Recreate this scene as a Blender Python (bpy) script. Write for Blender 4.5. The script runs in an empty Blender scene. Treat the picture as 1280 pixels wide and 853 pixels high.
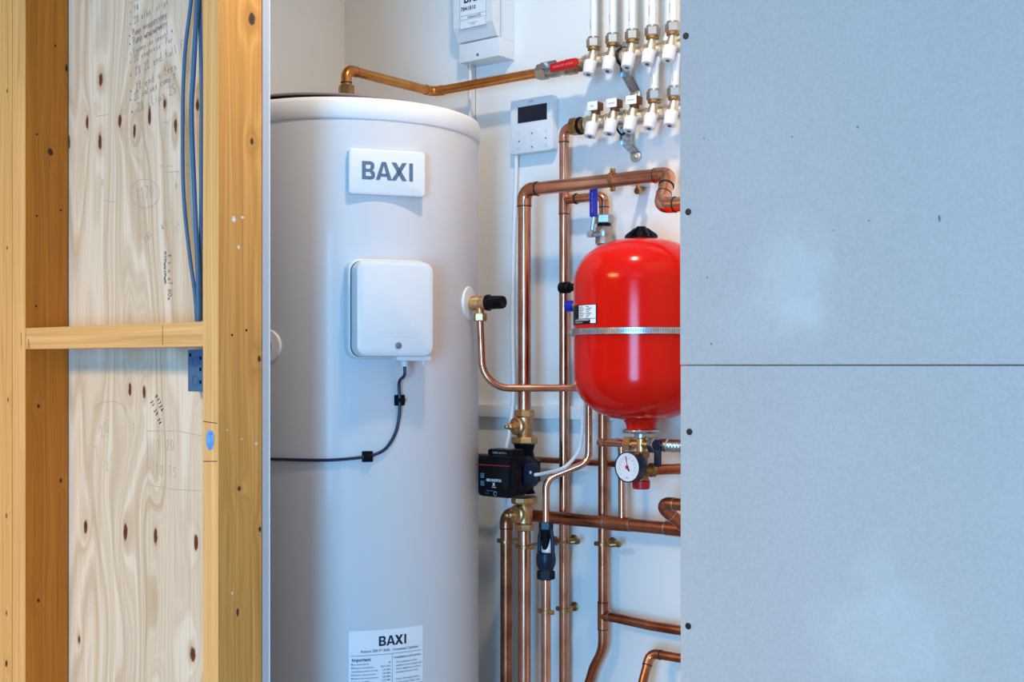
import bpy, bmesh, math, random
from mathutils import Vector, Matrix
random.seed(4)
SC = bpy.context.scene
COL = SC.collection
PI = math.pi

# ------------------------------------------------------------------ camera
EYE = 1.5                                     # eye height
YAW = math.radians(38.4)                      # the cupboard is seen at an angle
CY, SY = math.cos(YAW), math.sin(YAW)
FPX = 1567.0
cam_d = bpy.data.cameras.new('camera')
cam = bpy.data.objects.new('camera', cam_d)
COL.objects.link(cam)
cam.location = (0, 0, EYE)
cam.rotation_euler = (PI / 2, 0, YAW)
cam_d.sensor_width = 36
cam_d.lens = FPX / 1280 * 36
cam_d.shift_y = (457 - 426.5) / 1280
cam_d.clip_start = 0.05
SC.camera = cam

# ------------------------------------------------------------------ light
SC.view_settings.view_transform = 'Standard'
SC.view_settings.look = 'None'
SC.view_settings.gamma = 1
SC.view_settings.use_curve_mapping = False
SC.view_settings.exposure = 0.30
W = bpy.data.worlds.new('world')
SC.world = W
W.use_nodes = True
W.node_tree.nodes['Background'].inputs[0].default_value = (0.55, 0.75, 1.0, 1)
W.node_tree.nodes['Background'].inputs[1].default_value = 1.0


def area(name, loc, size, power, color, aim, shape='RECTANGLE', spread=180):
    d = bpy.data.lights.new(name, 'AREA')
    d.shape = shape
    d.size = size[0]
    d.size_y = size[1]
    d.energy = power
    d.color = color
    d.spread = math.radians(spread)
    o = bpy.data.objects.new(name, d)
    COL.objects.link(o)
    o.location = loc
    o.rotation_euler = (Vector(aim) - Vector(loc)).to_track_quat('-Z', 'Y').to_euler()
    return o


area('window_daylight', (0.50, -2.60, 1.15), (1.15, 1.95), 152, (0.16, 0.54, 1.0), (0.50, 2, 1.15))
area('room_fill_light', (-2.20, -1.20, 2.70), (0.9, 0.9), 96, (1.0, 0.62, 0.19), (-2.20, -1.20, 0))  # warm fill added out of view, not a known lamp
area('cupboard_ceiling_light', (-1.16, 1.50, 2.715), (0.10, 0.10), 7.8, (1.0, 0.83, 0.64), (-1.16, 1.50, 0), 'DISK')


# ------------------------------------------------------------------ helpers
def at(px, py, y):
    """point of the photograph's line of sight on the plane at depth y"""
    u = (px - 640) / FPX
    dx, dy, dz = CY * u - SY, SY * u + CY, (457 - py) / FPX
    t = y / dy
    return Vector((dx * t, y, EYE + dz * t))


def mat(name, color, rough=0.5, metal=0.0, coat=0.0, noise=None, bump=0.0, nscale=40, spec=None):
    m = bpy.data.materials.new(name)
    m.use_nodes = True
    nt = m.node_tree
    b = nt.nodes['Principled BSDF']
    b.inputs['Base Color'].default_value = (*color, 1)
    b.inputs['Roughness'].default_value = rough
    b.inputs['Metallic'].default_value = metal
    b.inputs['Coat Weight'].default_value = coat
    if spec is not None:
        b.inputs['Specular IOR Level'].default_value = spec
    if noise or bump:
        tc = nt.nodes.new('ShaderNodeTexCoord')
        n = nt.nodes.new('ShaderNodeTexNoise')
        n.inputs['Scale'].default_value = nscale
        n.inputs['Detail'].default_value = 5
        nt.links.new(tc.outputs['Object'], n.inputs['Vector'])
        if noise:
            r = nt.nodes.new('ShaderNodeValToRGB')
            r.color_ramp.elements[0].position = 0.35
            r.color_ramp.elements[1].position = 0.68
            r.color_ramp.elements[0].color = (*noise, 1)
            r.color_ramp.elements[1].color = (*color, 1)
            nt.links.new(n.outputs['Fac'], r.inputs['Fac'])
            nt.links.new(r.outputs['Color'], b.inputs['Base Color'])
        if bump:
            bp = nt.nodes.new('ShaderNodeBump')
            bp.inputs['Strength'].default_value = bump
            bp.inputs['Distance'].default_value = 0.002
            nt.links.new(n.outputs['Fac'], bp.inputs['Height'])
            nt.links.new(bp.outputs['Normal'], b.inputs['Normal'])
    return m


class MB:
    """collects simple solids into one mesh"""

    def __init__(self):
        self.bm = bmesh.new()

    def quad(self, pts):
        self.bm.faces.new([self.bm.verts.new(p) for p in pts])
        return self

    def box(self, lo, hi, bev=0.0, seg=2):
        b = bmesh.new()
        bmesh.ops.create_cube(b, size=1)
        lo, hi = Vector(lo), Vector(hi)
        for v in b.verts:
            v.co = Vector((lo[i] + (v.co[i] + .5) * (hi[i] - lo[i]) for i in range(3)))
        if bev:
            bmesh.ops.bevel(b, geom=b.edges[:], offset=bev, segments=seg, profile=.6, affect='EDGES')
        self.merge(b)
        return self

    def merge(self, b, M=None):
        if M is not None:
            b.transform(M)
        me = bpy.data.meshes.new('t')
        b.to_mesh(me)
        b.free()
        self.bm.from_mesh(me)
        bpy.data.meshes.remove(me)

    def lathe(self, prof, p0, ax, n=24, cap=True, ref=None):
        """prof: (radius, distance along ax)"""
        p0, ax = Vector(p0), Vector(ax).normalized()
        a = Vector(ref) if ref else (Vector((0, 0, 1)) if abs(ax.z) < .9 else Vector((1, 0, 0)))
        e1 = (a - ax * a.dot(ax)).normalized()
        e2 = ax.cross(e1)
        rings = []
        for r, h in prof:
            c = p0 + ax * h
            if r <= 1e-6:
                rings.append([self.bm.verts.new(c)])
            else:
                rings.append([self.bm.verts.new(c + (e1 * math.cos(2 * PI * (k + .5) / n) + e2 * math.sin(2 * PI * (k + .5) / n)) * r) for k in range(n)])
        for A, B in zip(rings, rings[1:]):
            for k in range(n):
                k2 = (k + 1) % n
                if len(A) == 1 and len(B) == 1:
                    continue
                if len(A) == 1:
                    self.bm.faces.new((A[0], B[k2], B[k]))
                elif len(B) == 1:
                    self.bm.faces.new((A[k], A[k2], B[0]))
                else:
                    self.bm.faces.new((A[k], A[k2], B[k2], B[k]))
        if cap:
            if len(rings[0]) > 2:
                self.bm.faces.new(rings[0][::-1])
            if len(rings[-1]) > 2:
                self.bm.faces.new(rings[-1])
        return self

    def cyl(self, p0, p1, r, n=20, bev=0.0):
        p0, p1 = Vector(p0), Vector(p1)
        L = (p1 - p0).length
        pr = [(r, 0), (r, L)] if not bev else [(r - bev, 0), (r, bev), (r, L - bev), (r - bev, L)]
        return self.lathe(pr, p0, p1 - p0, n)

    def nut(self, p0, p1, r, ref=None, n=6):
        p0, p1 = Vector(p0), Vector(p1)
        L = (p1 - p0).length
        c = min(.0018, L * .2)
        return self.lathe([(r * .90, 0), (r, c), (r, L - c), (r * .90, L)], p0, p1 - p0, n, True, ref)

    def tube(self, pts, r, bend=0.0, n=16, arc=8):
        path = fillet([Vector(p) for p in pts], bend, arc)
        rings = []
        t0 = (path[1] - path[0]).normalized()
        a = Vector((0, 0, 1)) if abs(t0.z) < .9 else Vector((1, 0, 0))
        e1 = (a - t0 * a.dot(t0)).normalized()
        for i, p in enumerate(path):
            t = (path[min(i + 1, len(path) - 1)] - path[max(i - 1, 0)]).normalized()
            e1 = (e1 - t * e1.dot(t)).normalized()
            e2 = t.cross(e1)
            rings.append([self.bm.verts.new(p + (e1 * math.cos(2 * PI * k / n) + e2 * math.sin(2 * PI * k / n)) * r) for k in range(n)])
        for A, B in zip(rings, rings[1:]):
            for k in range(n):
                self.bm.faces.new((A[k], A[(k + 1) % n], B[(k + 1) % n], B[k]))
        self.bm.faces.new(rings[0][::-1])
        self.bm.faces.new(rings[-1])
        return self

    def torus(self, c, ax, R, r, n=24, m=8):
        ax = Vector(ax).normalized()
        a = Vector((0, 0, 1)) if abs(ax.z) < .9 else Vector((1, 0, 0))
        e1 = (a - ax * a.dot(ax)).normalized()
        e2 = ax.cross(e1)
        c = Vector(c)
        G = [[self.bm.verts.new(c + (e1 * math.cos(2 * PI * i / n) + e2 * math.sin(2 * PI * i / n)) * (R + r * math.cos(2 * PI * j / m)) + ax * r * math.sin(2 * PI * j / m)) for j in range(m)] for i in range(n)]
        for i in range(n):
            for j in range(m):
                self.bm.faces.new((G[i][j], G[(i + 1) % n][j], G[(i + 1) % n][(j + 1) % m], G[i][(j + 1) % m]))
        return self

    def plate(self, c, rt, up, w, h, t, cr, er=0.0, seg=6):
        """rounded rectangle of thickness t rising from c along the normal rt x up"""
        rt, up, c = Vector(rt).normalized(), Vector(up).normalized(), Vector(c)
        nn = rt.cross(up)

        def ring(ins, lift):
            out = []
            ww, hh, r = w / 2 - ins, h / 2 - ins, max(cr - ins, .0004)
            for sx, sy, a0 in ((1, 1, 0), (-1, 1, 90), (-1, -1, 180), (1, -1, 270)):
                for k in range(seg + 1):
                    a = math.radians(a0 + 90 * k / seg)
                    out.append(self.bm.verts.new(c + rt * (sx * (ww - r) + r * math.cos(a)) + up * (sy * (hh - r) + r * math.sin(a)) + nn * lift))
            return out
        levels = [(0, 0), (0, t)] if not er else [(0, 0), (0, t - er), (er * .3, t - er * .3), (er, t)]
        R = [ring(*l) for l in levels]
        N = len(R[0])
        for A, B in zip(R, R[1:]):
            for k in range(N):
                self.bm.faces.new((A[k], A[(k + 1) % N], B[(k + 1) % N], B[k]))
        self.bm.faces.new(R[0][::-1])
        self.bm.faces.new(R[-1])
        return self

    def flat(self, vf, fn):
        """2-d outline (verts, faces) laid on a surface through fn(x, y)"""
        vs = [self.bm.verts.new(fn(x, y)) for x, y in vf[0]]
        for f in vf[1]:
            try:
                self.bm.faces.new([vs[i] for i in f])
            except ValueError:
                pass
        return self

    def build(self, name, m, parent=None, smooth=35, loc=None, cut=True):
        me = bpy.data.meshes.new(name)
        o = bpy.data.objects.new(name, me)
        COL.objects.link(o)
        if parent is not None:
            o.parent = parent
            off = Vector((0, 0, 0))
            q = parent
            while q is not None:
                off += q.location
                q = q.parent
            if cut:
                self.bm.transform(Matrix.Translation(-off))
        elif loc is not None:
            o.location = loc
            if cut:
                self.bm.transform(Matrix.Translation(-Vector(loc)))
        bmesh.ops.recalc_face_normals(self.bm, faces=self.bm.faces[:])
        self.bm.to_mesh(me)
        self.bm.free()
        me.materials.append(m)
        if smooth:
            me.polygons.foreach_set('use_smooth', [True] * len(me.polygons))
            me.set_sharp_from_angle(angle=math.radians(smooth))
        return o


def fillet(P, bend, arc):
    if len(P) < 3 or bend <= 0:
        return P
    out = [P[0]]
    for i in range(1, len(P) - 1):
        a, b = (P[i - 1] - P[i]).normalized(), (P[i + 1] - P[i]).normalized()
        ang = a.angle(b)
        if ang > PI - .02:
            out.append(P[i])
            continue
        T = bend / math.tan(ang / 2)
        T = min(T, .49 * (P[i - 1] - P[i]).length if i > 1 else .95 * (P[i - 1] - P[i]).length,
                .49 * (P[i + 1] - P[i]).length if i < len(P) - 2 else .95 * (P[i + 1] - P[i]).length)
        rr = T * math.tan(ang / 2)
        bis = (a + b).normalized()
        c = P[i] + bis * (rr / math.sin(ang / 2))
        s, e = P[i] + a * T - c, P[i] + b * T - c
        q = s.rotation_difference(e)
        for k in range(arc + 1):
            w = s.copy()
            w.rotate(q.to_matrix().to_quaternion() if False else (Matrix.Identity(3).to_quaternion().slerp(q, k / arc)))
            out.append(c + w)
    out.append(P[-1])
    return out


def thing(name, label, cat, loc, group=None):
    o = bpy.data.objects.new(name, None)
    COL.objects.link(o)
    o.location = loc
    o.empty_display_size = .05
    return tag(o, label, cat, group)


def tag(o, label, cat, group=None):
    o['label'] = label
    o['category'] = cat
    if group:
        o['group'] = group
    return o


def struct(o):
    o['kind'] = 'structure'
    return o


_txt = {}


def text2d(s, size, bold=0.0, align='LEFT', line=1.0):
    key = (s, size, bold, align, line)
    if key in _txt:
        return _txt[key]
    c = bpy.data.curves.new('t', 'FONT')
    c.body = s
    c.size = size
    c.offset = bold * size
    c.align_x = align
    c.space_line = line
    c.resolution_u = 2
    o = bpy.data.objects.new('t', c)
    COL.objects.link(o)
    bpy.context.view_layer.update()
    me = bpy.data.meshes.new_from_object(o.evaluated_get(bpy.context.evaluated_depsgraph_get()))
    vf = ([(v.co.x, v.co.y) for v in me.vertices], [tuple(p.vertices) for p in me.polygons])
    bpy.data.objects.remove(o)
    bpy.data.curves.remove(c)
    bpy.data.meshes.remove(me)
    _txt[key] = vf
    return vf


def shift(vf, dx, dy):
    return ([(x + dx, y + dy) for x, y in vf[0]], vf[1])


def join2d(L):
    V, F = [], []
    for v, f in L:
        n = len(V)
        V += v
        F += [tuple(i + n for i in q) for q in f]
    return V, F


def rect2d(x0, y0, x1, y1, nx=1):
    V, F = [], []
    for i in range(nx + 1):
        x = x0 + (x1 - x0) * i / nx
        V += [(x, y0), (x, y1)]
        if i:
            F.append((2 * i - 2, 2 * i, 2 * i + 1, 2 * i - 1))
    return V, F


def line2d(x0, y0, x1, y1, w):
    d = Vector((x1 - x0, y1 - y0))
    if d.length < 1e-9:
        d = Vector((1e-5, 0))
    n = Vector((-d.y, d.x)).normalized() * w / 2
    return ([(x0 - n.x, y0 - n.y), (x1 - n.x, y1 - n.y), (x1 + n.x, y1 + n.y), (x0 + n.x, y0 + n.y)], [(0, 1, 2, 3)])


def baxi2d(h):
    """heavy sans capitals, centred, height h"""
    k = h
    P = []

    def poly(*p):
        P.append(([(x * k, y * k) for x, y in p], [tuple(range(len(p)))]))
    s = .20
    # B
    poly((0, 0), (.22, 0), (.22, 1), (0, 1))
    for y0, y1 in ((0, .19), (.415, .585), (.81, 1)):
        poly((.2, y0), (.50, y0), (.50, y1), (.2, y1))
    for y0, y1, xr in ((0, .52, .76), (.48, 1, .72)):
        m = (y0 + y1) / 2
        o = [(.48, y0), (xr - .12, y0 + .03), (xr - .02, y0 + .12), (xr, m), (xr - .02, y1 - .12), (xr - .12, y1 - .03), (.48, y1)]
        i = [(.48, y0 + .18), (xr - .25, y0 + .185), (xr - .22, y0 + .21), (xr - .215, m), (xr - .22, y1 - .21), (xr - .25, y1 - .185), (.48, y1 - .18)]
        for a in range(6):
            poly(o[a], o[a + 1], i[a + 1], i[a])
    # A
    x = .80
    poly((x, 0), (x + .235, 0), (x + .53, 1), (x + .34, 1))
    poly((x + .70, 0), (x + .94, 0), (x + .60, 1), (x + .41, 1))
    poly((x + .24, .19), (x + .70, .19), (x + .66, .36), (x + .28, .36))
    # X
    x = 1.70
    poly((x, 0), (x + .27, 0), (x + .92, 1), (x + .65, 1))
    poly((x + .65, 0), (x + .93, 0), (x + .29, 1), (x + .01, 1))
    # I
    x = 2.76
    poly((x, 0), (x + .22, 0), (x + .22, 1), (x, 1))
    v, f = join2d(P)
    return [(a - 1.49 * k, b - .5 * k) for a, b in v], f


# pen strokes, unit cell 0..0.6 x 0..1
G = {
    '0': ['.3,1 .05,.7 .05,.3 .3,0 .55,.3 .55,.7 .3,1'], '1': ['.1,.8 .35,1 .3,0'], '2': ['.05,.75 .3,1 .55,.75 .05,0 .6,.03'],
    '3': ['.05,.9 .5,.95 .25,.55 .55,.3 .3,0 .05,.1'], '4': ['.45,0 .45,1 .05,.35 .6,.35'], '5': ['.55,1 .1,1 .1,.6 .5,.5 .5,.1 .05,0'],
    '6': ['.5,1 .1,.5 .1,.1 .5,.05 .5,.45 .1,.4'], '7': ['.05,1 .55,1 .2,0'], '8': ['.3,.5 .05,.8 .3,1 .55,.8 .3,.5 .05,.2 .3,0 .55,.2 .3,.5'],
    '9': ['.55,.6 .1,.6 .1,.95 .5,1 .55,.6 .4,0'], 'a': ['.5,.5 .1,.5 .1,.05 .45,.1 .5,.5 .55,0'], 'b': ['.1,1 .1,0 .5,.1 .45,.5 .1,.4'],
    'c': ['.5,.5 .1,.4 .1,.05 .5,.05'], 'd': ['.5,1 .5,0 .1,.1 .1,.45 .5,.45'], 'e': ['.1,.3 .5,.35 .3,.55 .05,.3 .2,0 .5,.1'],
    'f': ['.5,.95 .25,.9 .25,0', '.05,.5 .45,.5'], 'l': ['.2,1 .15,.1 .35,0'], 'i': ['.3,.5 .3,0', '.3,.7 .32,.75'],
    'm': ['.02,.5 .05,0', '.05,.4 .2,.5 .3,0', '.3,.4 .45,.5 .58,0'], 'n': ['.1,.5 .1,0', '.1,.4 .4,.5 .5,0'], 'o': ['.3,.5 .05,.3 .3,0 .55,.25 .3,.5'],
    'p': ['.1,.5 .1,-.35', '.1,.45 .5,.45 .5,.1 .1,.05'], 'r': ['.1,.5 .1,0', '.1,.3 .3,.5 .5,.45'], 's': ['.5,.5 .1,.4 .5,.15 .05,0'],
    't': ['.3,.9 .25,.05 .5,0', '.05,.6 .55,.6'], 'u': ['.1,.5 .1,.05 .45,.1 .5,.5 .55,0'], 'v': ['.05,.5 .3,0 .55,.5'], 'w': ['.0,.5 .15,0 .3,.4 .45,0 .6,.5'],
    'x': ['.05,.5 .55,0', '.55,.5 .05,0'], 'y': ['.1,.5 .3,.1', '.55,.5 .15,-.35'], 'g': ['.5,.5 .1,.4 .15,.1 .5,.2', '.5,.5 .5,-.3 .1,-.3'],
    'E': ['.5,1 .1,1 .1,0 .5,0', '.1,.5 .4,.5'], 'P': ['.1,0 .1,1 .5,.9 .5,.55 .1,.5'], 'F': ['.1,0 .1,1 .55,1', '.1,.5 .4,.5'],
    '-': ['.1,.4 .5,.42'], '.': ['.2,.05 .3,.05 .25,0'], '*': ['.2,.3 .4,.3 .3,.45 .25,.2 .4,.4'], 'z': ['.05,.5 .5,.5 .05,0 .55,0'],
}


def scrawl(s, x, y, h, w, ang=0.0, adv=.75, jit=.07):
    L = []
    ca, sa = math.cos(ang), math.sin(ang)
    cx = 0
    for ch in s:
        if ch in G:
            jy = random.uniform(-jit, jit)
            for st in G[ch]:
                pts = [tuple(float(q) for q in p.split(',')) for p in st.split()]
                pts = [((cx + a + random.uniform(-.03, .03)) * h * .8, (b + jy) * h) for a, b in pts]
                pts = [(x + a * ca - b * sa, y + a * sa + b * ca) for a, b in pts]
                for p, q in zip(pts, pts[1:]):
                    L.append(line2d(*p, *q, w))
        cx += adv
    return join2d(L) if L else ([], [])


# ------------------------------------------------------------------ materials
def wood(name, light, tan, deep, knots, across='x', along='z', root=(0, 0, 0), freq=1.0, warp=1.0, rough=.62, contrast=.5, fibre=2.2):
    m = bpy.data.materials.new(name)
    m.use_nodes = True
    nt = m.node_tree
    N, L = nt.nodes, nt.links
    b = N['Principled BSDF']
    b.inputs['Roughness'].default_value = rough
    tc = N.new('ShaderNodeTexCoord')
    sep = N.new('ShaderNodeSeparateXYZ')
    L.new(tc.outputs['Object'], sep.inputs[0])
    ax = {'x': 0, 'y': 1, 'z': 2}

    def M(op, a, c=None, e=None):
        n = N.new('ShaderNodeMath')
        n.operation = op
        for i, v in enumerate((a, c, e)):
            if v is None:
                continue
            if isinstance(v, (int, float)):
                n.inputs[i].default_value = v
            else:
                L.new(v, n.inputs[i])
        return n.outputs[0]
    X, Z = sep.outputs[ax[across]], sep.outputs[ax[along]]
    # distance to the nearest knot (elliptical)
    dm = None
    for (kx, kz, rx, rz) in knots:
        dx = M('MULTIPLY', M('SUBTRACT', X, kx - root[ax[across]]), 1 / rx)
        dz = M('MULTIPLY', M('SUBTRACT', Z, kz - root[ax[along]]), 1 / rz)
        d = M('SQRT', M('ADD', M('MULTIPLY', dx, dx), M('MULTIPLY', dz, dz)))
        dm = d if dm is None else M('SMOOTH_MIN', dm, d, .35)
    comb = N.new('ShaderNodeCombineXYZ')
    L.new(M('MULTIPLY', X, 7.0 * freq), comb.inputs[0])
    L.new(M('MULTIPLY', Z, 0.9), comb.inputs[1])
    n1 = N.new('ShaderNodeTexNoise')
    n1.inputs['Scale'].default_value = 1.0
    n1.inputs['Detail'].default_value = 2.0
    L.new(comb.outputs[0], n1.inputs['Vector'])
    g = M('ADD', M('MULTIPLY', X, 14.0 * freq), M('MULTIPLY', n1.outputs['Fac'], 7.0 * warp))
    if dm is not None:
        bulge = M('POWER', 2.718, M('MULTIPLY', dm, -.42))
        g = M('ADD', g, M('MULTIPLY', bulge, 1.6))
    gv = N.new('ShaderNodeCombineXYZ')
    L.new(g, gv.inputs[0])
    n2 = N.new('ShaderNodeTexNoise')
    n2.inputs['Scale'].default_value = 1.6
    n2.inputs['Detail'].default_value = 3.0
    L.new(gv.outputs[0], n2.inputs['Vector'])
    r1 = N.new('ShaderNodeValToRGB')
    e = r1.color_ramp.elements
    e[0].position, e[0].color = .36, (*tan, 1)
    e[1].position, e[1].color = .36 + contrast * .35, (*light, 1)
    L.new(n2.outputs['Fac'], r1.inputs['Fac'])
    # fine fibres
    fv = N.new('ShaderNodeCombineXYZ')
    L.new(M('ADD', M('MULTIPLY', X, 190), M('MULTIPLY', n1.outputs['Fac'], 9)), fv.inputs[0])
    L.new(M('MULTIPLY', Z, 3), fv.inputs[1])
    n3 = N.new('ShaderNodeTexNoise')
    n3.inputs['Scale'].default_value = 1.0
    n3.inputs['Detail'].default_value = 2.0
    L.new(fv.outputs[0], n3.inputs['Vector'])
    mx = N.new('ShaderNodeMix')
    mx.data_type = 'RGBA'
    L.new(M('MULTIPLY', M('SUBTRACT', n3.outputs['Fac'], .44), fibre), mx.inputs[0])
    L.new(r1.outputs['Color'], mx.inputs[6])
    mx.inputs[7].default_value = (*[c * .72 for c in tan], 1)
    colr = mx.outputs[2]
    if dm is not None:
        rk = N.new('ShaderNodeValToRGB')
        el = rk.color_ramp.elements
        el[0].position, el[0].color = .0, (*deep, 1)
        el[1].position, el[1].color = .30, (deep[0] * 1.8, deep[1] * 1.8, deep[2] * 1.6, 1)
        nzz = N.new('ShaderNodeTexNoise')
        nzz.inputs['Scale'].default_value = 90
        L.new(tc.outputs['Object'], nzz.inputs['Vector'])
        dn = M('ADD', dm, M('MULTIPLY', M('SUBTRACT', nzz.outputs['Fac'], .5), .8))
        L.new(M('MULTIPLY', dn, .35), rk.inputs['Fac'])
        mk = N.new('ShaderNodeMix')
        mk.data_type = 'RGBA'
        f = M('SUBTRACT', 1, M('MULTIPLY', M('SUBTRACT', dn, .75), 3.2))
        n = N.new('ShaderNodeClamp')
        L.new(f, n.inputs[0])
        # tan halo
        mh = N.new('ShaderNodeMix')
        mh.data_type = 'RGBA'
        hn = N.new('ShaderNodeClamp')
        L.new(M('MULTIPLY', M('SUBTRACT', 2.6, dn), .45), hn.inputs[0])
        L.new(M('MULTIPLY', hn.outputs[0], .55), mh.inputs[0])
        L.new(colr, mh.inputs[6])
        mh.inputs[7].default_value = (*[c * .9 for c in tan], 1)
        L.new(n.outputs[0], mk.inputs[0])
        L.new(mh.outputs[2], mk.inputs[6])
        L.new(rk.outputs['Color'], mk.inputs[7])
        colr = mk.outputs[2]
    L.new(colr, b.inputs['Base Color'])
    bp = N.new('ShaderNodeBump')
    bp.inputs['Strength'].default_value = .15
    bp.inputs['Distance'].default_value = .001
    L.new(n3.outputs['Fac'], bp.inputs['Height'])
    L.new(bp.outputs['Normal'], b.inputs['Normal'])
    return m


def copper(name, c, dark, rough):
    m = mat(name, c, rough, 1.0, noise=dark, nscale=14, bump=.0)
    nt = m.node_tree
    n = nt.nodes.new('ShaderNodeTexNoise')
    n.inputs['Scale'].default_value = 16
    n.inputs['Detail'].default_value = 2
    tc = nt.nodes.new('ShaderNodeTexCoord')
    nt.links.new(tc.outputs['Object'], n.inputs['Vector'])
    mr = nt.nodes.new('ShaderNodeMapRange')
    mr.inputs['To Min'].default_value = rough - .07
    mr.inputs['To Max'].default_value = rough + .14
    nt.links.new(n.outputs['Fac'], mr.inputs['Value'])
    nt.links.new(mr.outputs[0], nt.nodes['Principled BSDF'].inputs['Roughness'])
    return m


def board_paper():
    """grey plasterboard paper with paler smears and hand marks"""
    m = mat('plasterboard_paper', (.42, .42, .42), .85, bump=.12, nscale=420)
    nt = m.node_tree
    N, L = nt.nodes, nt.links
    b = N['Principled BSDF']
    tc = N.new('ShaderNodeTexCoord')

    def noise(s, d):
        n = N.new('ShaderNodeTexNoise')
        n.inputs['Scale'].default_value = s
        n.inputs['Detail'].default_value = d
        L.new(tc.outputs['Object'], n.inputs['Vector'])
        return n.outputs['Fac']
    r = N.new('ShaderNodeValToRGB')
    r.color_ramp.elements[0].position, r.color_ramp.elements[0].color = .3, (.46, .435, .42, 1)
    r.color_ramp.elements[1].position, r.color_ramp.elements[1].color = .7, (.485, .455, .44, 1)
    L.new(noise(5, 6), r.inputs['Fac'])
    r2 = N.new('ShaderNodeValToRGB')
    r2.color_ramp.elements[0].position, r2.color_ramp.elements[0].color = .4, (.93, .93, .93, 1)
    r2.color_ramp.elements[1].position, r2.color_ramp.elements[1].color = .6, (1, 1, 1, 1)
    L.new(noise(260, 3), r2.inputs['Fac'])
    mx = N.new('ShaderNodeMix')
    mx.data_type = 'RGBA'
    mx.blend_type = 'MULTIPLY'
    mx.inputs[0].default_value = 1
    L.new(r.outputs[0], mx.inputs[6])
    L.new(r2.outputs[0], mx.inputs[7])
    col = mx.outputs[2]
    # pale smears: (point, radii)
    for (px, py, rx, rz, s) in ((990, 345, .050, .065, .24), (1010, 395, .03, .03, .16), (1100, 800, .085, .07, .18), (1105, 720, .03, .05, .10), (945, 400, .07, .04, .10)):
        c = at(px, py, 1.26)
        mp = N.new('ShaderNodeMapping')
        mp.inputs['Location'].default_value = (-c.x / rx, 0, -c.z / rz)
        mp.inputs['Scale'].default_value = (1 / rx, 0, 1 / rz)
        gg = N.new('ShaderNodeNewGeometry')
        L.new(gg.outputs['Position'], mp.inputs['Vector'])
        ln = N.new('ShaderNodeVectorMath')
        ln.operation = 'LENGTH'
        L.new(mp.outputs[0], ln.inputs[0])
        ad = N.new('ShaderNodeMath')
        ad.operation = 'MULTIPLY_ADD'
        L.new(noise(45, 5), ad.inputs[0])
        ad.inputs[1].default_value = 1.1
        L.new(ln.outputs['Value'], ad.inputs[2])
        mr = N.new('ShaderNodeMapRange')
        mr.inputs['From Min'].default_value = 1.0
        mr.inputs['From Max'].default_value = 1.7
        mr.inputs['To Min'].default_value = s
        mr.inputs['To Max'].default_value = 0
        L.new(ad.outputs[0], mr.inputs['Value'])
        m2 = N.new('ShaderNodeMix')
        m2.data_type = 'RGBA'
        L.new(mr.outputs[0], m2.inputs[0])
        L.new(col, m2.inputs[6])
        m2.inputs[7].default_value = (.66, .67, .67, 1)
        col = m2.outputs[2]
    L.new(col, b.inputs['Base Color'])
    return m


WHITE_WALL = mat('white_wall_paint', (.86, .845, .815), .7, bump=.05, nscale=180)
CEIL = mat('ceiling_paint', (.8, .8, .78), .8)
FLOOR = mat('concrete_floor', (.30, .28, .26), .8, noise=(.22, .21, .20), nscale=9)
DARKWALL = mat('darkened_room_wall', (.16, .15, .14), .9, noise=(.11, .105, .10), nscale=12)  # unseen room walls, made dark to dim the fill and the reflections
PAPER = board_paper()
GYP = mat('gypsum_edge', (.52, .53, .55), .8)
ENAMEL = mat('white_enamel', (.67, .67, .69), .38, coat=.1)
LIDM = mat('white_plastic_lid', (.86, .86, .86), .42)
PLASTIC = mat('white_plastic', (.76, .78, .80), .35)
KNOBW = mat('white_knob_plastic', (.82, .80, .80), .4)
PIPEW = mat('white_pipe_plastic', (.76, .77, .76), .4)
CABLEW = mat('white_cable', (.80, .80, .80), .45)
STICK = mat('paper_sticker', (.84, .87, .90), .5)
GREYINK = mat('grey_lettering', (.10, .17, .26), .5)
INK = mat('dark_ink', (.012, .014, .03), .6)
PALEINK = mat('faint_ink', (.42, .45, .50), .6)
PENCIL = mat('pencil_mark', (.30, .28, .28), .8)
MARKER = mat('marker_ink', (.03, .03, .035), .7)
FAINTP = mat('faint_pencil', (.46, .43, .41), .8)
SCREEN = mat('dark_lcd', (.010, .014, .030), .18)
BLACK = mat('black_plastic', (.005, .005, .007), .35, spec=.12)
BLACKG = mat('black_gloss', (.004, .004, .006), .2, spec=.14)
NAVY = mat('navy_plastic', (.006, .012, .034), .35, spec=.3)
NAVYC = mat('dark_blue_flex', (.010, .012, .055), .4)
BLUEC = mat('blue_grey_cable', (.045, .135, .255), .45)
BLUEBOX = mat('blue_plastic_box', (.055, .16, .30), .5)
PAINTB = mat('blue_spray_paint', (.02, .25, .75), .6, noise=(.20, .42, .72), nscale=110)
RED = mat('red_enamel', (.64, .006, .002), .16, spec=.25)
REDP = mat('red_plastic', (.52, .010, .014), .35, spec=.3)
BLUEP = mat('blue_plastic', (.008, .022, .42), .35)
STEEL = mat('zinc_steel', (.62, .68, .74), .32, 1.0, noise=(.42, .48, .55), nscale=90)
CHROME = mat('nickel_plate', (.80, .74, .64), .40, 1.0, noise=(.68, .62, .52), nscale=60)
NUTM = mat('grey_nickel_nut', (.46, .41, .36), .38, 1.0)
BRASS = mat('brass', (.82, .51, .25), .38, 1.0, noise=(.64, .36, .16), nscale=70)
BRONZE = mat('dark_brass', (.42, .27, .12), .38, 1.0, noise=(.30, .17, .07), nscale=60)
RUST = mat('brown_nut', (.22, .08, .03), .5, .6)
COPPER = copper('copper', (.80, .40, .27), (.58, .24, .14), .20)
COPPERO = copper('orange_copper', (.78, .34, .10), (.52, .19, .04), .25)
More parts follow.
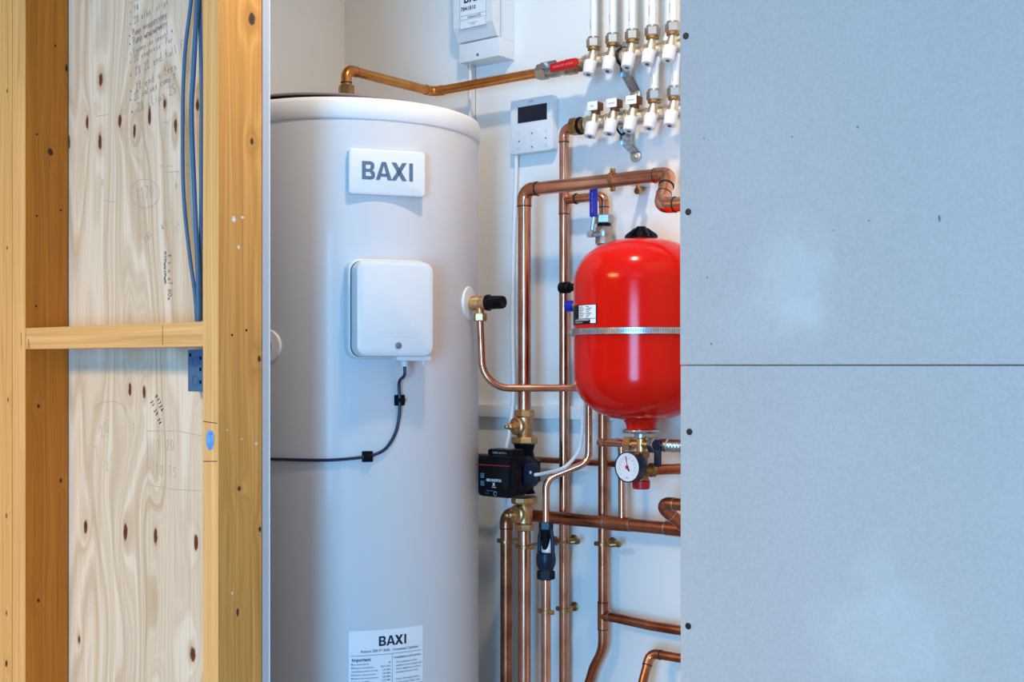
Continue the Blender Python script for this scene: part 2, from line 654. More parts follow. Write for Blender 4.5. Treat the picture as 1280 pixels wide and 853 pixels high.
COPPERD = copper('tarnished_copper', (.60, .24, .13), (.33, .10, .05), .26)
RINGM = mat('dark_solder_ring', (.03, .022, .02), .5, .3)
SOLDER = mat('pale_solder_ring', (.42, .42, .45), .4, 1.0)
PURPLE = mat('mauve_foam', (.33, .27, .31), .7)
DIAL = mat('gauge_dial', (.80, .82, .84), .4)
CLEARW = mat('clear_window', (.75, .76, .78), .2)
SCREWM = mat('black_screw', (.015, .015, .018), .45, .4)

# ------------------------------------------------------------------ room shell
YB = 2.19
XSTEP = -1.842
XL, XR = -2.248, -0.66          # cupboard sides
CZ = 2.75
struct(MB().box((-3.4, -2.9, -.1), (2.7, 2.4, 0)).build('floor', FLOOR, loc=(0, 0, 0)))
struct(MB().box((-3.4, -2.9, CZ), (2.7, 2.4, CZ + .1)).build('ceiling', CEIL, loc=(0, 0, CZ)))
wb = struct(MB().box((-2.4, YB, 0), (-.5, YB + .12, CZ)).build('wall_back', WHITE_WALL, loc=(-1.4, YB, 0)))
MB().box((XL, YB - .020, 0), (XSTEP, YB, CZ)).build('board', WHITE_WALL, wb)
MB().box((XSTEP - .001, YB - .0003, 1.5), (XSTEP + .0012, YB + .0003, 2.5)).build('joint', mat('wall_joint', (.2, .21, .23), .9), wb)
struct(MB().box((XL - .1, 1.379, 0), (XL, YB + .1, CZ)).build('wall_left', WHITE_WALL, loc=(XL, 1.8, 0)))
struct(MB().box((XR, 1.3625, 0), (XR + .1, YB + .1, CZ)).build('wall_right', WHITE_WALL, loc=(XR, 1.8, 0)))
struct(MB().box((XSTEP + .0, YB - .016, 1.5 + (457 - 521) / FPX * 2.83), (XR, YB, 1.5 + (457 - 505.5) / FPX * 2.83), .0012).build('trim_1', WHITE_WALL, loc=(-1.3, YB, 1.4)))

# front partition: bare timber frame on one side of the opening, plasterboard on the other
YF = 1.2726
wf = bpy.data.objects.new('wall_front', None)
COL.objects.link(wf)
wf.location = (-.75, YF, 0)
struct(wf)
XB = -.7502
MB().box((XB, YF - .0126, 1.5006), (2.6, YF, CZ), .0006, 1).build('panel', PAPER, wf)
MB().box((XB + .0006, YF - .0126, 0), (2.6, YF, 1.4996), .0006, 1).build('panel', PAPER, wf)
SCF = mat('scuff', (.16, .17, .19), .8)
for px, py, rw, rh in ((1174, 273, .0012, .0036), (1072, 159, .0010, .0012), (990, 171, .0009, .0009), (1086, 276, .0014, .0006), (880, 173, .0009, .0011), (884, 347, .0010, .0010), (889, 430, .0013, .0012), (1042, 288, .0012, .0005)):
    p = at(px, py, YF - .0130)
    MB().quad([(p.x + rw * math.cos(a) * (1 + .3 * math.sin(2 * a + py)), p.y, p.z + rh * math.sin(a)) for a in [2 * PI * k / 12 for k in range(12)]]).build('scuff', SCF, wf, 0)
for py in (45, 265, 540, 783):
    px = {45: 857.5, 265: 860.5, 540: 862, 783: 860.5}[py]
    c = at(px, py, YF - .0126)
    MB().lathe([(.0, .0004), (.0022, .0004), (.0036, -.0004), (.0038, -.0008)], c, (0, 1, 0), 14, False).lathe([(.0038, .0), (.0038, -.0004), (.0030, -.0008), (.0012, -.0007), (0, -.0003)], c, (0, 1, 0), 14, False).build('screw', SCREWM, wf)
MB().box((XB + .001, YF, 0), (XB + .040, YF + .09, CZ), .001).box((XB + .60, YF, 0), (XB + .638, YF + .09, CZ)).box((XB + 1.2, YF, 0), (XB + 1.238, YF + .09, CZ)).build('stud', mat('hidden_stud', (.6, .42, .2), .7), wf)
MB().box((XB + .001, YF + .0905, 0), (2.6, YF + .106, CZ)).build('lining_board', GYP, wf)
lin = MB().box((XL - .6, 1.3640, 0), (-1.6052, 1.3785, CZ), .0006, 1).build('lining_board', GYP, wf)
MB().tube([(-1.6052, 1.3782, 0.01), (-1.6052, 1.3782, CZ - .01)], .0013, 0, 8).build('corner_bead', mat('pale_bead', (.82, .84, .86), .5), lin)

# rest of the room behind the camera
struct(MB().box((-3.4, -2.9, 0), (-3.3, 1.3, CZ)).build('wall_west', DARKWALL, loc=(-3.3, 0, 0)))
struct(MB().box((2.6, -2.9, 0), (2.7, 1.4, CZ)).build('wall_east', DARKWALL, loc=(2.6, 0, 0)))
struct(MB().box((-3.4, -2.9, 0), (-.13, -2.8, CZ)).box((1.13, -2.9, 0), (2.7, -2.8, CZ)).box((-.13, -2.9, 2.18), (1.13, -2.8, CZ)).box((-.13, -2.9, 0), (1.13, -2.8, .12)).build('wall_south', DARKWALL, loc=(.5, -2.8, 0)))
wn = struct(MB().box((-.13, -2.87, .12), (-.07, -2.8, 2.18)).box((1.07, -2.87, .12), (1.13, -2.8, 2.18)).box((-.07, -2.87, .12), (1.07, -2.8, .18)).box((-.07, -2.87, 2.12), (1.07, -2.8, 2.18)).build('window_1', PLASTIC, loc=(.5, -2.84, .12)))
gl = mat('window_glass', (1, 1, 1), .02)
gl.node_tree.nodes['Principled BSDF'].inputs['Transmission Weight'].default_value = 1
MB().box((-.07, -2.84, .18), (1.07, -2.834, 2.12)).build('pane', gl, wn)


# ------------------------------------------------------------------ timber frame
def kn(px, py, y, rw, rh):
    p = at(px, py, y)
    return (p.x, p.z, rw, rh)


FR = thing('timber_frame', 'bare timber stud frame of orange-yellow uprights with one short crosspiece', 'frame', (-1.9, 1.32, 0))
rt = FR.location
# the narrow faces are seen along x, the wide faces along y
k1 = [(at_y, z, .008, .012) for at_y, z in ()]


def knx(px, py, x, rw, rh):
    u = (px - 640) / FPX
    t = x / (CY * u - SY)
    return ((SY * u + CY) * t, EYE + (457 - py) / FPX * t, rw, rh)


XS2 = -1.605
XS1 = -2.1707
side2 = wood('stud_timber_shaded', (.86, .42, .11), (.64, .28, .055), (.045, .02, .01),  # wide face turned from the light: its shade is put into the colour
             [knx(315, 24, XS2, .008, .011), knx(315, 177, XS2, .004, .006), knx(299, 611, XS2, .004, .005), knx(324, 449, XS2, .004, .006), knx(325, 662, XS2, .003, .005), knx(297, 766, XS2, .003, .008)],
             'y', 'z', rt, 1.6, .8, contrast=.9)
side1 = wood('stud_timber_shaded_deep', (.72, .215, .006), (.56, .145, .003), (.03, .01, .004),  # far uprights: side shade painted deeper than the edge timber
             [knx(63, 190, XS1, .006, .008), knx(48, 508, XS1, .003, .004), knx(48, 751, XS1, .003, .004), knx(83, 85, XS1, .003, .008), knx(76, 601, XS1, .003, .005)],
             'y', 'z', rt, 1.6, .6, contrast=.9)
front = wood('stud_edge_timber', (.84, .53, .22), (.70, .40, .14), (.05, .02, .01), [], 'x', 'z', rt, 5.0, .5, contrast=.9)
front2 = wood('stud_edge_timber_worn', (.80, .50, .20), (.66, .38, .12), (.05, .02, .01),
              [kn(9, 114, YF, .0025, .005), kn(9, 310, YF, .0025, .004), kn(10, 500, YF, .0025, .005), kn(8, 645, YF, .0025, .005), kn(8, 767, YF, .0025, .005), kn(8, 830, YF, .005, .007)], 'x', 'z', rt, 4.0, .5, contrast=.9)
nogm = wood('crosspiece_timber', (.84, .52, .22), (.68, .39, .14), (.05, .02, .01), [], 'z', 'x', rt, 4.0, .5, contrast=.9)


def stud(x0, x1, msid, mfront):
    o = MB().box((x0, YF, 0), (x1, YF + .0895, CZ), .0012, 2).build('stud', msid, FR, 0)
    o.data.materials.append(mfront)
    for p in o.data.polygons:
        if p.normal.y < -.5:
            p.material_index = 1
    return o


s2 = stud(-1.644, XS2, side2, front)
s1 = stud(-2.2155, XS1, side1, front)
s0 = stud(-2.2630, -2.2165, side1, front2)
zt, zb = EYE + .0700, EYE + .0303
nog = MB().box((XS1 + .0004, YF + .0006, zb), (-1.6444, YF + .040, zt), .001, 2).build('crosspiece', nogm, FR, 0)


def onF(y):
    return lambda x, z: Vector((x, y, z))


def W2(px, py, y):
    p = at(px, py, y)
    return p.x, p.z


# marks on the frame: paint spot, pen lines, nail heads
p = at(262.5, 550, YF - .0004)
bl = [(p.x + .0105 * math.cos(a) * (1 + .06 * math.sin(5 * a)), p.z + .0165 * math.sin(a) * (1 + .05 * math.cos(7 * a))) for a in [2 * PI * k / 28 for k in range(28)]]
MB().flat((bl, [tuple(range(28))]), onF(YF - .0004)).build('paint_spot', PAINTB, s2, 0)['label'] = 'round blot of bright blue paint'
for ya, yb in ((527, 529.5), (577, 577)):
    MB().flat(line2d(*W2(254, ya, YF), *W2(271.5, yb, YF), .0012), onF(YF - .0004)).build('pen_line', MARKER, s2, 0)
MB().flat(join2d([line2d(*W2(203, 407, YF), *W2(203, 432, YF), .0009), line2d(*W2(35, 424, YF), *W2(37, 436, YF), .0014), line2d(*W2(35, 430, YF), *W2(34, 437, YF), .001)]), onF(YF + .0002)).build('pen_line', MARKER, nog, 0)['kind'] = 'stuff'
MB().flat(line2d(*W2(26.5, 416, YF), *W2(26.5, 433, YF), .0011), onF(YF - .0004)).build('pen_line', MARKER, s1, 0)
for px, py, x, par in ((308, 413, XS2, s2), (290, 419, XS2, s2), (69, 57, XS1, s1), (46, 168, XS1, s1), (76, 263, XS1, s1), (46, 270, XS1, s1), (45, 383, XS1, s1)):
    a = knx(px, py, x, 0, 0)
    MB().lathe([(.0020, 0), (.0020, .0005), (.0012, .0008), (0, .0008)], (x, a[0], a[1]), (1, 0, 0), 10).build('nail', SCREWM, par)

WSP = mat('white_paint_speck', (.80, .78, .76), .6)
for px, py, rw, rh in ((292, 274, .0040, .0050), (303, 272, .0030, .0020), (298, 309, .0024, .0032), (284, 538, .0012, .0018), (302, 549, .0014, .0014), (320, 555, .0022, .0026), (290, 742, .0018, .0026)):
    q = knx(px, py, XS2, 0, 0)
    MB().quad([(XS2 + .0004, q[0] + rw * math.cos(a) * (1 + .25 * math.sin(3 * a + px)), q[1] + rh * math.sin(a)) for a in [2 * PI * k / 14 for k in range(14)]]).build('paint_speck', WSP, s2, 0)

# plywood sheet
YP = 1.3626
ply_k = [kn(px, py, YP, w, h) for px, py, w, h in (
    (109, 153, .005, .014), (125, 177, .006, .017), (150, 151, .006, .013), (168, 163, .005, .014), (187, 145, .005, .018), (206, 130, .005, .011),
    (219.5, 157, .005, .015), (247, 131, .005, .011), (86, 178, .005, .014), (107, 659, .006, .014), (157, 666, .0065, .018), (194.5, 670, .006, .019),
    (245, 678, .006, .016), (162.5, 487, .005, .014), (180, 490, .005, .013), (241, 818, .008, .014), (99, 800, .004, .009), (126, 100, .007, .013))]
PLYM = wood('plywood_face', (.77, .71, .60), (.54, .41, .27), (.085, .022, .012), ply_k, 'x', 'z', (0, 0, 0), .8, 1.5, contrast=.6, fibre=1.2)
# rubbed brown patches near the top of the sheet
PL = MB().box((XS1 + .001, YP + .0000, 0), (-1.6445, YP + .0013, CZ)).build('plywood_sheet', PLYM, loc=(0, 0, 0), smooth=0)
PL.location = (0, 0, 0)
tag(PL, 'pale knotty plywood sheet between the timber uprights covered in pencil notes', 'plywood')
YW = YP - .0004


def note(lines, m, jit=.07):
    L = []
    for s, px, py, hpx, wpx, ang, adv in lines:
        p = at(px, py, YW)
        k = 2.25 / FPX
        L.append(scrawl(s, p.x, p.z, hpx * k, wpx * k, ang, adv, jit))
    MB().flat(join2d(L), onF(YW)).build('handwriting', m, PL, 0)['kind'] = 'stuff'


A = .18
note([('* 12 x 15', 162, 6, 8, .8, A, .8), ('* 14', 162, 19, 8, .8, A, .8), ('* 28 elbs  clips', 162, 33, 9, .8, A, .72), ('* Pump msspppyyppy', 161, 48, 9, 1.0, A, .62), ('* Pump wpwpwpwwyy', 161, 59, 10, 1.0, A, .6),
      ('* Expansion vessel x', 162, 71, 8, .7, A, .72), ('* 22 compress  Por', 162, 81, 8, .7, A, .8), ('* 28 22 end full Fl', 162, 98, 11, .8, A, .72), ('* 28 end o tees', 162, 118, 11, .8, A, .76),
      ('* 22 valves comp t', 162, 129, 10, .8, A, .68), ('* 28 clips 25', 164, 145, 12, .8, A, .76)], PENCIL)
note([('07726', 194, 496, 5.2, 1.0, -.95, 1.2), ('21 29 24', 188, 503, 5.2, 1.0, -.98, 1.05)], MARKER)
note([('1170', 170, 252, 16, .9, .1, .75), ('0', 219, 236, 7, 1.1, 0, .8), ('180', 183, 305, 8, .9, .75, .9), ('40', 204, 289, 9, 1.1, .75, .9), ('0', 127, 234, 9, .8, .1, .9), ('31', 221, 290, 8, .7, .7, .9)], FAINTP)
note([('msmwwsmwm', 205, 315, 8, 1.3, -PI / 2, .70), ('t r n o7 60x', 210, 318, 8, 1.3, -PI / 2, .75)], PENCIL)
note([('1-20', 196, 562, 13, .8, -.02, .9), ('10-15', 194, 593, 13, .8, -.05, .85), ('20', 127, 548, 16, .8, .5, .9), ('7', 120, 575, 16, .7, .4, .9), ('c', 138, 575, 16, .7, .2, 1), ('1', 165, 543, 15, .6, .0, 1), ('2', 133, 590, 13, .6, .3, 1)], FAINTP)
Ls = []
for a, b2, c, d, w in ((183, 539, 221, 539, .8), (221, 539, 252, 545, .8), (184, 541, 185, 604, .6), (184, 606, 215, 612, .8), (215, 612, 252, 614, .8), (129, 251, 144, 253, .8), (200, 208, 215, 208, .9), (207, 216, 224, 214, .9), (221, 213, 222, 220, .8),
                       (118, 146, 137, 143, .7), (207, 140, 207, 170, .6), (203, 153, 212, 153, .8), (214, 315, 214, 330, .7), (230, 206, 238, 206, .8)):
    Ls.append(line2d(*W2(a, b2, YW), *W2(c, d, YW), w * 2.25 / FPX))
ell = [W2(181 + 18 * math.cos(t), 242 + 18 * math.sin(t), YW) for t in [2 * PI * k / 24 for k in range(25)]]
arc = [W2(137 + 22 * math.cos(t), 518 - 16 * math.sin(t), YW) for t in [PI * (.1 + .8 * k / 10) for k in range(11)]]
for q in (ell, arc):
    for a, b2 in zip(q, q[1:]):
        Ls.append(line2d(*a, *b2, .9 * 2.25 / FPX))
MB().flat(join2d(Ls), onF(YW)).build('pencil_lines', FAINTP, PL, 0)['kind'] = 'stuff'

# blue cables and wall box beside the plywood
def cable(name, label, pts, r, m, bend=.05, cat='cable', n=10):
    P = [Vector(q) for q in pts]
    # smooth through the points
    S = []
    for i in range(len(P) - 1):
        p0, p1, p2, p3 = P[max(i - 1, 0)], P[i], P[i + 1], P[min(i + 2, len(P) - 1)]
        for k in range(8):
            t = k / 8
            S.append(.5 * ((2 * p1) + (p2 - p0) * t + (2 * p0 - 5 * p1 + 4 * p2 - p3) * t * t + (3 * p1 - p0 - 3 * p2 + p3) * t ** 3))
    S.append(P[-1])
    o = MB().tube(S, r, 0, n).build(name, m, loc=P[-1])
    return tag(o, label, cat)


yc = 1.350
cable('blue_cable', 'thin blue cable bowing away from the upright and rejoining its neighbour', [at(245, -70, yc), at(239, 0, yc), at(231, 70, yc), at(228.5, 150, yc), at(229.5, 240, yc), at(236, 310, yc), at(243.5, 366, yc - .003), at(246, 402, yc - .001)], .0035, BLUEC)
cable('blue_cable', 'thicker blue cable hanging straight down to the wooden crosspiece', [at(249, -60, yc - .010), at(246.5, 0, yc - .010), at(242, 90, yc - .010), at(239.5, 140, yc - .010), at(242.5, 230, yc - .010), at(247, 330, yc - .010), at(248.2, 402, yc - .010)], .0042, BLUEC)
cable('blue_cable', 'blue cable squeezed against the upright, half hidden behind its edge', [at(251, -60, yc), at(250, 0, yc), at(250.8, 60, yc), at(252.0, 110, yc), at(251.5, 200, yc), at(251, 300, yc), at(251, 401, yc)], .0034, BLUEC)
bb = thing('wall_box', 'blue back box fixed beside the upright just under the crosspiece', 'back box', at(245, 490, YP - .012))
a, b2 = at(236, 437.5, YP - .022), at(256, 490, YP - .022)
bx = MB().box((a.x, YP - .024, b2.z), (-1.6446, YP - .0002, a.z), .001).build('box', BLUEBOX, bb)
for py in (452, 476):
    c = at(244, py, YP - .0245)
    MB().torus(c, (0, 1, 0), .0085, .0008, 18, 6).build('knockout', BLUEBOX, bb)
for px, py in ((250.5, 448), (250.5, 462), (250.5, 478), (237.8, 444)):
    c = at(px, py, YP - .0245)
    MB().box(c + Vector((-.002, -.0006, -.003)), c + Vector((.002, .0006, .003))).build('slot', BLACK, bb)

# ------------------------------------------------------------------ hot water cylinder
TC = Vector((-1.907, 1.850, 0))
TR = .275
TK = thing('hot_water_cylinder', 'tall white hot water cylinder filling the corner of the cupboard', 'water cylinder', TC)
ZL0, ZL1 = EYE + .4655, EYE + .5075


def outw(phi):
    a = math.radians(phi - 51.6)
    return Vector((math.cos(a), math.sin(a), 0))


def onT(phi, z, r=TR):
    return TC + outw(phi) * r + Vector((0, 0, z))


MB().lathe([(.255, .0), (.262, .02), (.262, .05)], TC, (0, 0, 1), 64).build('base', BLACK, TK)
MB().lathe([(TR - .003, .05), (TR, .06), (TR, ZL0 + .004)], TC, (0, 0, 1), 128, False).build('body', ENAMEL, TK)
MB().lathe([(TR - .004, ZL0 + .001), (TR + .001, ZL0), (TR + .0035, ZL0 + .003), (TR + .0035, ZL1 - .010), (TR + .001, ZL1 - .003), (TR - .006, ZL1), (.20, ZL1), (0, ZL1)], TC, (0, 0, 1), 128, False).build('lid', LIDM, TK, 50)
tcap = TC + outw(-60) * .050
MB().lathe([(.182, ZL1), (.190, ZL1 + .013), (.184, ZL1 + .015)], tcap, (0, 0, 1), 64).build('seal', BLACK, TK)
MB().lathe([(.184, ZL1 + .015), (.200, ZL1 + .0165), (.192, ZL1 + .020), (.15, ZL1 + .022), (0, ZL1 + .024)], tcap, (0, 0, 1), 64).build('top_cover', PURPLE, TK)
MB().lathe([(TR + .0003, .0), (TR + .0012, .001), (TR + .0012, .002), (TR + .0003, .003)], TC + Vector((0, 0, .30)), (0, 0, 1), 96, False).build('seam', ENAMEL, TK)

PH = 22.9
n17 = outw(PH)
rt17 = Vector((-n17.y, n17.x, 0))
UP = Vector((0, 0, 1))
# brand plate
n18 = outw(19)                                 # the plate sits a little askew
rt18 = Vector((-n18.y, n18.x, 0))
c = TC + n17 * TR - n18 * .0155 + UP * (EYE + .365)
bp_ = MB().plate(c, rt18, UP, .149, .0865, .0245, .007, .0035).build('brand_plate', PLASTIC, TK)
cf = TC + n17 * TR + n18 * .0095 + UP * (EYE + .3675)
MB().flat(baxi2d(.0345), lambda x, z: cf + rt18 * (x * .96) + UP * z).build('lettering', GREYINK, bp_, 0)['label'] = 'grey capitals'
# electrics cover
cz = EYE + .106
c = TC + n17 * (TR - .012) + UP * cz
MB().plate(c, rt17, UP, .160, .188, .030, .022, .004).build('cover_base', PLASTIC, TK)
c2 = TC + n17 * (TR + .0185) + UP * (cz - .001)
MB().plate(c2, rt17, UP, .1515, .1795, .0010, .019).build('shadow_gap', mat('gap_dark', (.10, .11, .13), .8), TK)
c3 = TC + n17 * (TR + .0195) + UP * (cz - .001) + rt17 * .002
cov = MB().plate(c3, rt17, UP, .1520, .1790, .034, .020, .009).build('electrics_cover', PLASTIC, TK)
cf = TC + n17 * (TR + .0537) + UP * cz + rt17 * .002
emb = join2d([shift(text2d('DISCONNECT FROM THE MAINS SUPPLY', .0048, .01, 'CENTER'), .012, -.047), shift(text2d('BEFORE REMOVING THIS COVER', .0048, .01, 'CENTER'), .012, -.0545)])
MB().flat(emb, lambda x, z: cf + rt17 * x + UP * z).build('embossed_text', mat('embossing', (.70, .73, .77), .4), cov, 0)
MB().lathe([(.0062, 0), (.0062, .0012), (.0052, .0018), (0, .0018)], cf + rt17 * .0045 + UP * -.069, n17, 18).build('screw', mat('grey_screw', (.20, .24, .29), .4, .5), cov)
g0 = TC + n17 * (TR + .022) + rt17 * .030 + UP * (cz - .090)
MB().plate(TC + n17 * (TR + .016) + rt17 * .040 + UP * (cz - .0925), rt17, UP, .068, .010, .030, .004, .002).build('gland_bar', PLASTIC, TK)
for dx, dz, r in ((0.0, 0, .0065), (.038, .001, .0045)):
    q = TC + n17 * (TR + .030) + rt17 * (.026 + dx) + UP * (cz - .097 + dz)
    MB().lathe([(r * .8, .002), (r, 0), (r, -.006), (r * .75, -.008), (r * .75, -.011)], q, (0, 0, 1), 16).build('cable_gland', PLASTIC, TK)
# sticker with instructions, wrapped round the body
lab_top = EYE - .5015


def onL(lift):
    return lambda x, z: onT(23.4 + math.degrees(x / TR), lab_top + z, TR + lift)


LB = MB().flat(rect2d(-.0745, -.26, .0745, 0, 16), onL(.0006)).build('instruction_label', STICK, TK)
MB().flat(shift(baxi2d(.0185), .010, -.0215), onL(.0010)).build('lettering', INK, LB, 0)
tx = [shift(text2d('Assure 300 F* 300L  Unvented Cylinder', .0072, .012, 'CENTER'), .006, -.0415),
      rect2d(-.071, -.0472, .071, -.0464, 16), rect2d(.0085, -.26, .0091, -.0468, 1),
      shift(text2d('Important', .0088, .03), -.069, -.0575), shift(text2d('Installation and service', .0062, .014), .0125, -.0565)]
left = ['Max. temperature', 'Maximum rated power', 'Operating pressure of inlet', 'Expansion valve pressure', 'Maximum primary pressure', 'Reference number', 'Heat loss', 'Unit heat loss 24h', 'Net capacity', 'Hot water', 'Weight full', 'Thermostat setting', 'Coil surface', 'Rated voltage', 'Test pressure', 'Capacity', 'Serial', 'Model']
right = ['90', '3kW 230V', '0.35 MPa', '0.60 MPa', '0.30 MPa', '0.35 MPa', '1.60', 'kWh', '300 L', '295 L', 'kg', '60 C', '1.1 m', '230 V', '1.5 MPa', 'L', '-', '-']
para = 'The installation of this\nappliance must comply with\nwater regulations and by a\ncompetent person only\n\nIsolate the supply before\nservice of the safety valve\nand of the immersion heater\n\nThe unit must be refilled\nafter each annual service\nor the inspection of anode\n\nThe discharge pipe must be\ninstalled to a safe visible\nposition as the guidance\n\nKeep this label in place'
for i, (s, q) in enumerate(zip(left, right)):
    y = -.0645 - i * .0066
    tx.append(shift(text2d(s, .0046, .006), -.070, y))
    tx.append(shift(text2d(q, .0046, .006, 'RIGHT'), .0060, y))
for i, s in enumerate(para.split('\n')):
    if s:
        tx.append(shift(text2d(s, .0050, .004), .016, -.0655 - i * .0064))
MB().flat(join2d(tx), onL(.0010)).build('small_print', mat('label_print', (.05, .07, .14), .6), LB, 0)
# side port near the opening's edge
pn = outw(-26)
q = onT(-26, EYE + .037, TR - .004)
MB().lathe([(.032, 0), (.032, .005), (.030, .007), (.013, .0078), (.012, .0068)], q, pn, 36).build('port_collar', LIDM, TK)
MB().lathe([(.0115, 0), (.0115, .012), (.009, .0135), (0, .0115)], q, pn, 24).build('port_plug', BRASS, TK)

# flex on the cylinder
def onTp(px, py, lift=0.003):
    """where the sight line meets the cylinder"""
    u = (px - 640) / FPX
    d = Vector((CY * u - SY, SY * u + CY, 0))
    rr = TR + lift
    a, b, c = d.dot(d), -2 * d.dot(Vector((TC.x, TC.y, 0))), TC.x ** 2 + TC.y ** 2 - rr * rr
    t = (-b - math.sqrt(b * b - 4 * a * c)) / (2 * a)
    return Vector((d.x * t, d.y * t, EYE + (457 - py) / FPX * t))


gl_p = TC + n17 * (TR + .030) + rt17 * .026 + UP * (cz - .104)
fl = [gl_p, gl_p + UP * -.02, onTp(499, 478, .010), onTp(499.5, 500, .0075), onTp(499, 520, .005), onTp(494, 542, .0035), onTp(482, 561, .0035), onTp(466, 569.5, .005), onTp(459, 571, .0055), onTp(440, 573.5, .004), onTp(410, 575.5), onTp(370, 575), onTp(335, 574), onTp(310, 573.5)]
cable('power_flex', 'thin dark blue flex curving down the white cylinder from its electrics cover', fl, .0030, NAVYC)
for px, py, lab in ((499, 500.5, 'square black cable clip stuck just below the electrics cover'), (459, 571, 'square black cable clip stuck where the dark flex turns level')):
    p = onTp(px, py, 0)
    nn = Vector((p.x - TC.x, p.y - TC.y, 0)).normalized()
    cl = thing('cable_clip', lab, 'cable clip', p, 'cable clips on the cylinder')
    rr = Vector((-nn.y, nn.x, 0))
    MB().plate(p - nn * .0005, rr, UP, .0205, .0205, .0040, .0015, .0008).build('base', BLACK, cl)
    MB().plate(p + nn * .0095, rr, UP, .016, .007, .0018, .001).build('bridge', BLACK, cl)

# ------------------------------------------------------------------ pipes
def pipe(label, runs, m=None, name='copper_pipe', cat='pipe', base=None):
    """runs: list of dicts(p=points, r=radius, b=bend, elbows=bool)"""
    m = m or COPPER
    base = base or runs[0]['p'][-1]
    T = thing(name, label, cat, base)
    for R in runs:
        P = [Vector(q) for q in R['p']]
        r, b = R['r'], R.get('b', R['r'] * 1.5)
        MB().tube(P, r, b, 20).build('pipe', m, T)
        if R.get('elbows', True):
            for i in range(1, len(P) - 1):
                a, c = (P[i - 1] - P[i]), (P[i + 1] - P[i])
                la, lc = a.length, c.length
                a.normalize()
                c.normalize()
                ang = a.angle(c)
                ext = b / math.tan(ang / 2) + r * .95
                e0, e1 = P[i] + a * min(ext, la * .9), P[i] + c * min(ext, lc * .9)
                MB().tube([e0, P[i], e1], r * 1.09, b, 20).build('elbow', R.get('em', m), T)
                for e, d in ((e0, a), (e1, c)):
                    ring(T, e, d, r, R.get('rm', RINGM))
        for e, d in R.get('rings', ()):
            ring(T, Vector(e), Vector(d), r, R.get('rm', RINGM))
    return T


def ring(T, c, d, r, m=None):
    d = d.normalized()
    MB().lathe([(r * 1.02, -.0012), (r * 1.12, -.0010), (r * 1.12, .0010), (r * 1.02, .0012)], c, d, 20).build('solder_ring', m or RINGM, T)


def sleeve(T, p0, p1, r, m, name='coupling', rings=None):
    MB().cyl(p0, p1, r * 1.1, 20, r * .06).build(name, m, T)
    for e in (p0, p1):
        ring(T, Vector(e), Vector(p1) - Vector(p0), r, rings)


# 1 from the cylinder top round to the manifold valve
zt1 = EYE + .6215
YT = 2.120
uh = (433 - 640) / FPX
t1 = 2.632
top0 = Vector(((CY * uh - SY) * t1, (SY * uh + CY) * t1, 0))
cor = Vector((top0.x, YT, zt1))
v0 = at(676, 90, YT)
T1 = pipe('orange-brown copper pipe rising off the cylinder top and running to the red-handled valve',
          [dict(p=[(top0.x, top0.y, EYE + .586), (top0.x, top0.y, zt1), cor, (v0.x, YT, zt1)], r=.0104, b=.017, rm=COPPERD)], COPPERO, base=(top0.x, top0.y, ZL1))
MB().nut((top0.x, top0.y, EYE + .560), (top0.x, top0.y, EYE + .588), .0172).cyl((top0.x, top0.y, ZL1 + .001), (top0.x, top0.y, EYE + .562), .0135).build('union_nut', BRONZE, T1, 20)
ring(T1, Vector((top0.x, top0.y, EYE + .5935)), UP, .0106)

# red-handled valve
xa, xb = at(673, 90, YT).x, at(726, 80, YT).x
RV = thing('ball_valve', 'ball valve with a red lever at the end of the orange copper pipe', 'valve', (xa, YT, zt1 - .015))
X1 = Vector((1, 0, 0))
c0 = Vector((xa, YT, zt1))
Lv = xb - xa
MB().nut(c0, c0 + X1 * .024, .0175).build('compression_nut', NUTM, RV, 20)
MB().lathe([(.0125, .022), (.0135, .026), (.0158, .036), (.0158, .052), (.0135, .060), (.0135, .064)], c0, X1, 24).build('valve_body', NUTM, RV)
MB().nut(c0 + X1 * .060, c0 + X1 * .074, .0160).build('end_nut', NUTM, RV, 20)
MB().nut(c0 + X1 * .074, c0 + X1 * (Lv - .012), .0170).cyl(c0 + X1 * (Lv - .014), c0 + X1 * Lv, .0135).build('union_nut', BRONZE, RV, 20)
hs = c0 + X1 * .034 + Vector((0, -.014, .004))
MB().cyl(hs, hs + Vector((0, -.014, 0)), .0055, 16).nut(hs + Vector((0, -.012, 0)), hs + Vector((0, -.019, 0)), .0080).build('spindle', STEEL, RV)
MB().plate(hs + Vector((.012, -.0095, .002)), X1, UP, .040, .013, .0025, .004).build('lever', STEEL, RV)
hp = hs + Vector((.052, -.0085, -.006))
hl = MB().plate(hp, Vector((1, 0, .05)), UP, .068, .0185, .0075, .004, .002).build('lever_sleeve', REDP, RV)
MB().flat(text2d('WRAS APP. 25 BAR', .0062, .012, 'CENTER'), lambda x, z: hp + Vector((x, -.0079, z - .002 + x * .05))).build('lettering', mat('pale_red_print', (.72, .22, .20), .5), hl, 0)

# ------------------------------------------------------------------ manifolds
YM = 2.138
x0, x4 = at(742, 54, 2.125).x, at(841, 35, 2.125).x
DX = (x4 - x0) / 4
ZU = EYE + .6275
ZLw = EYE + .5000


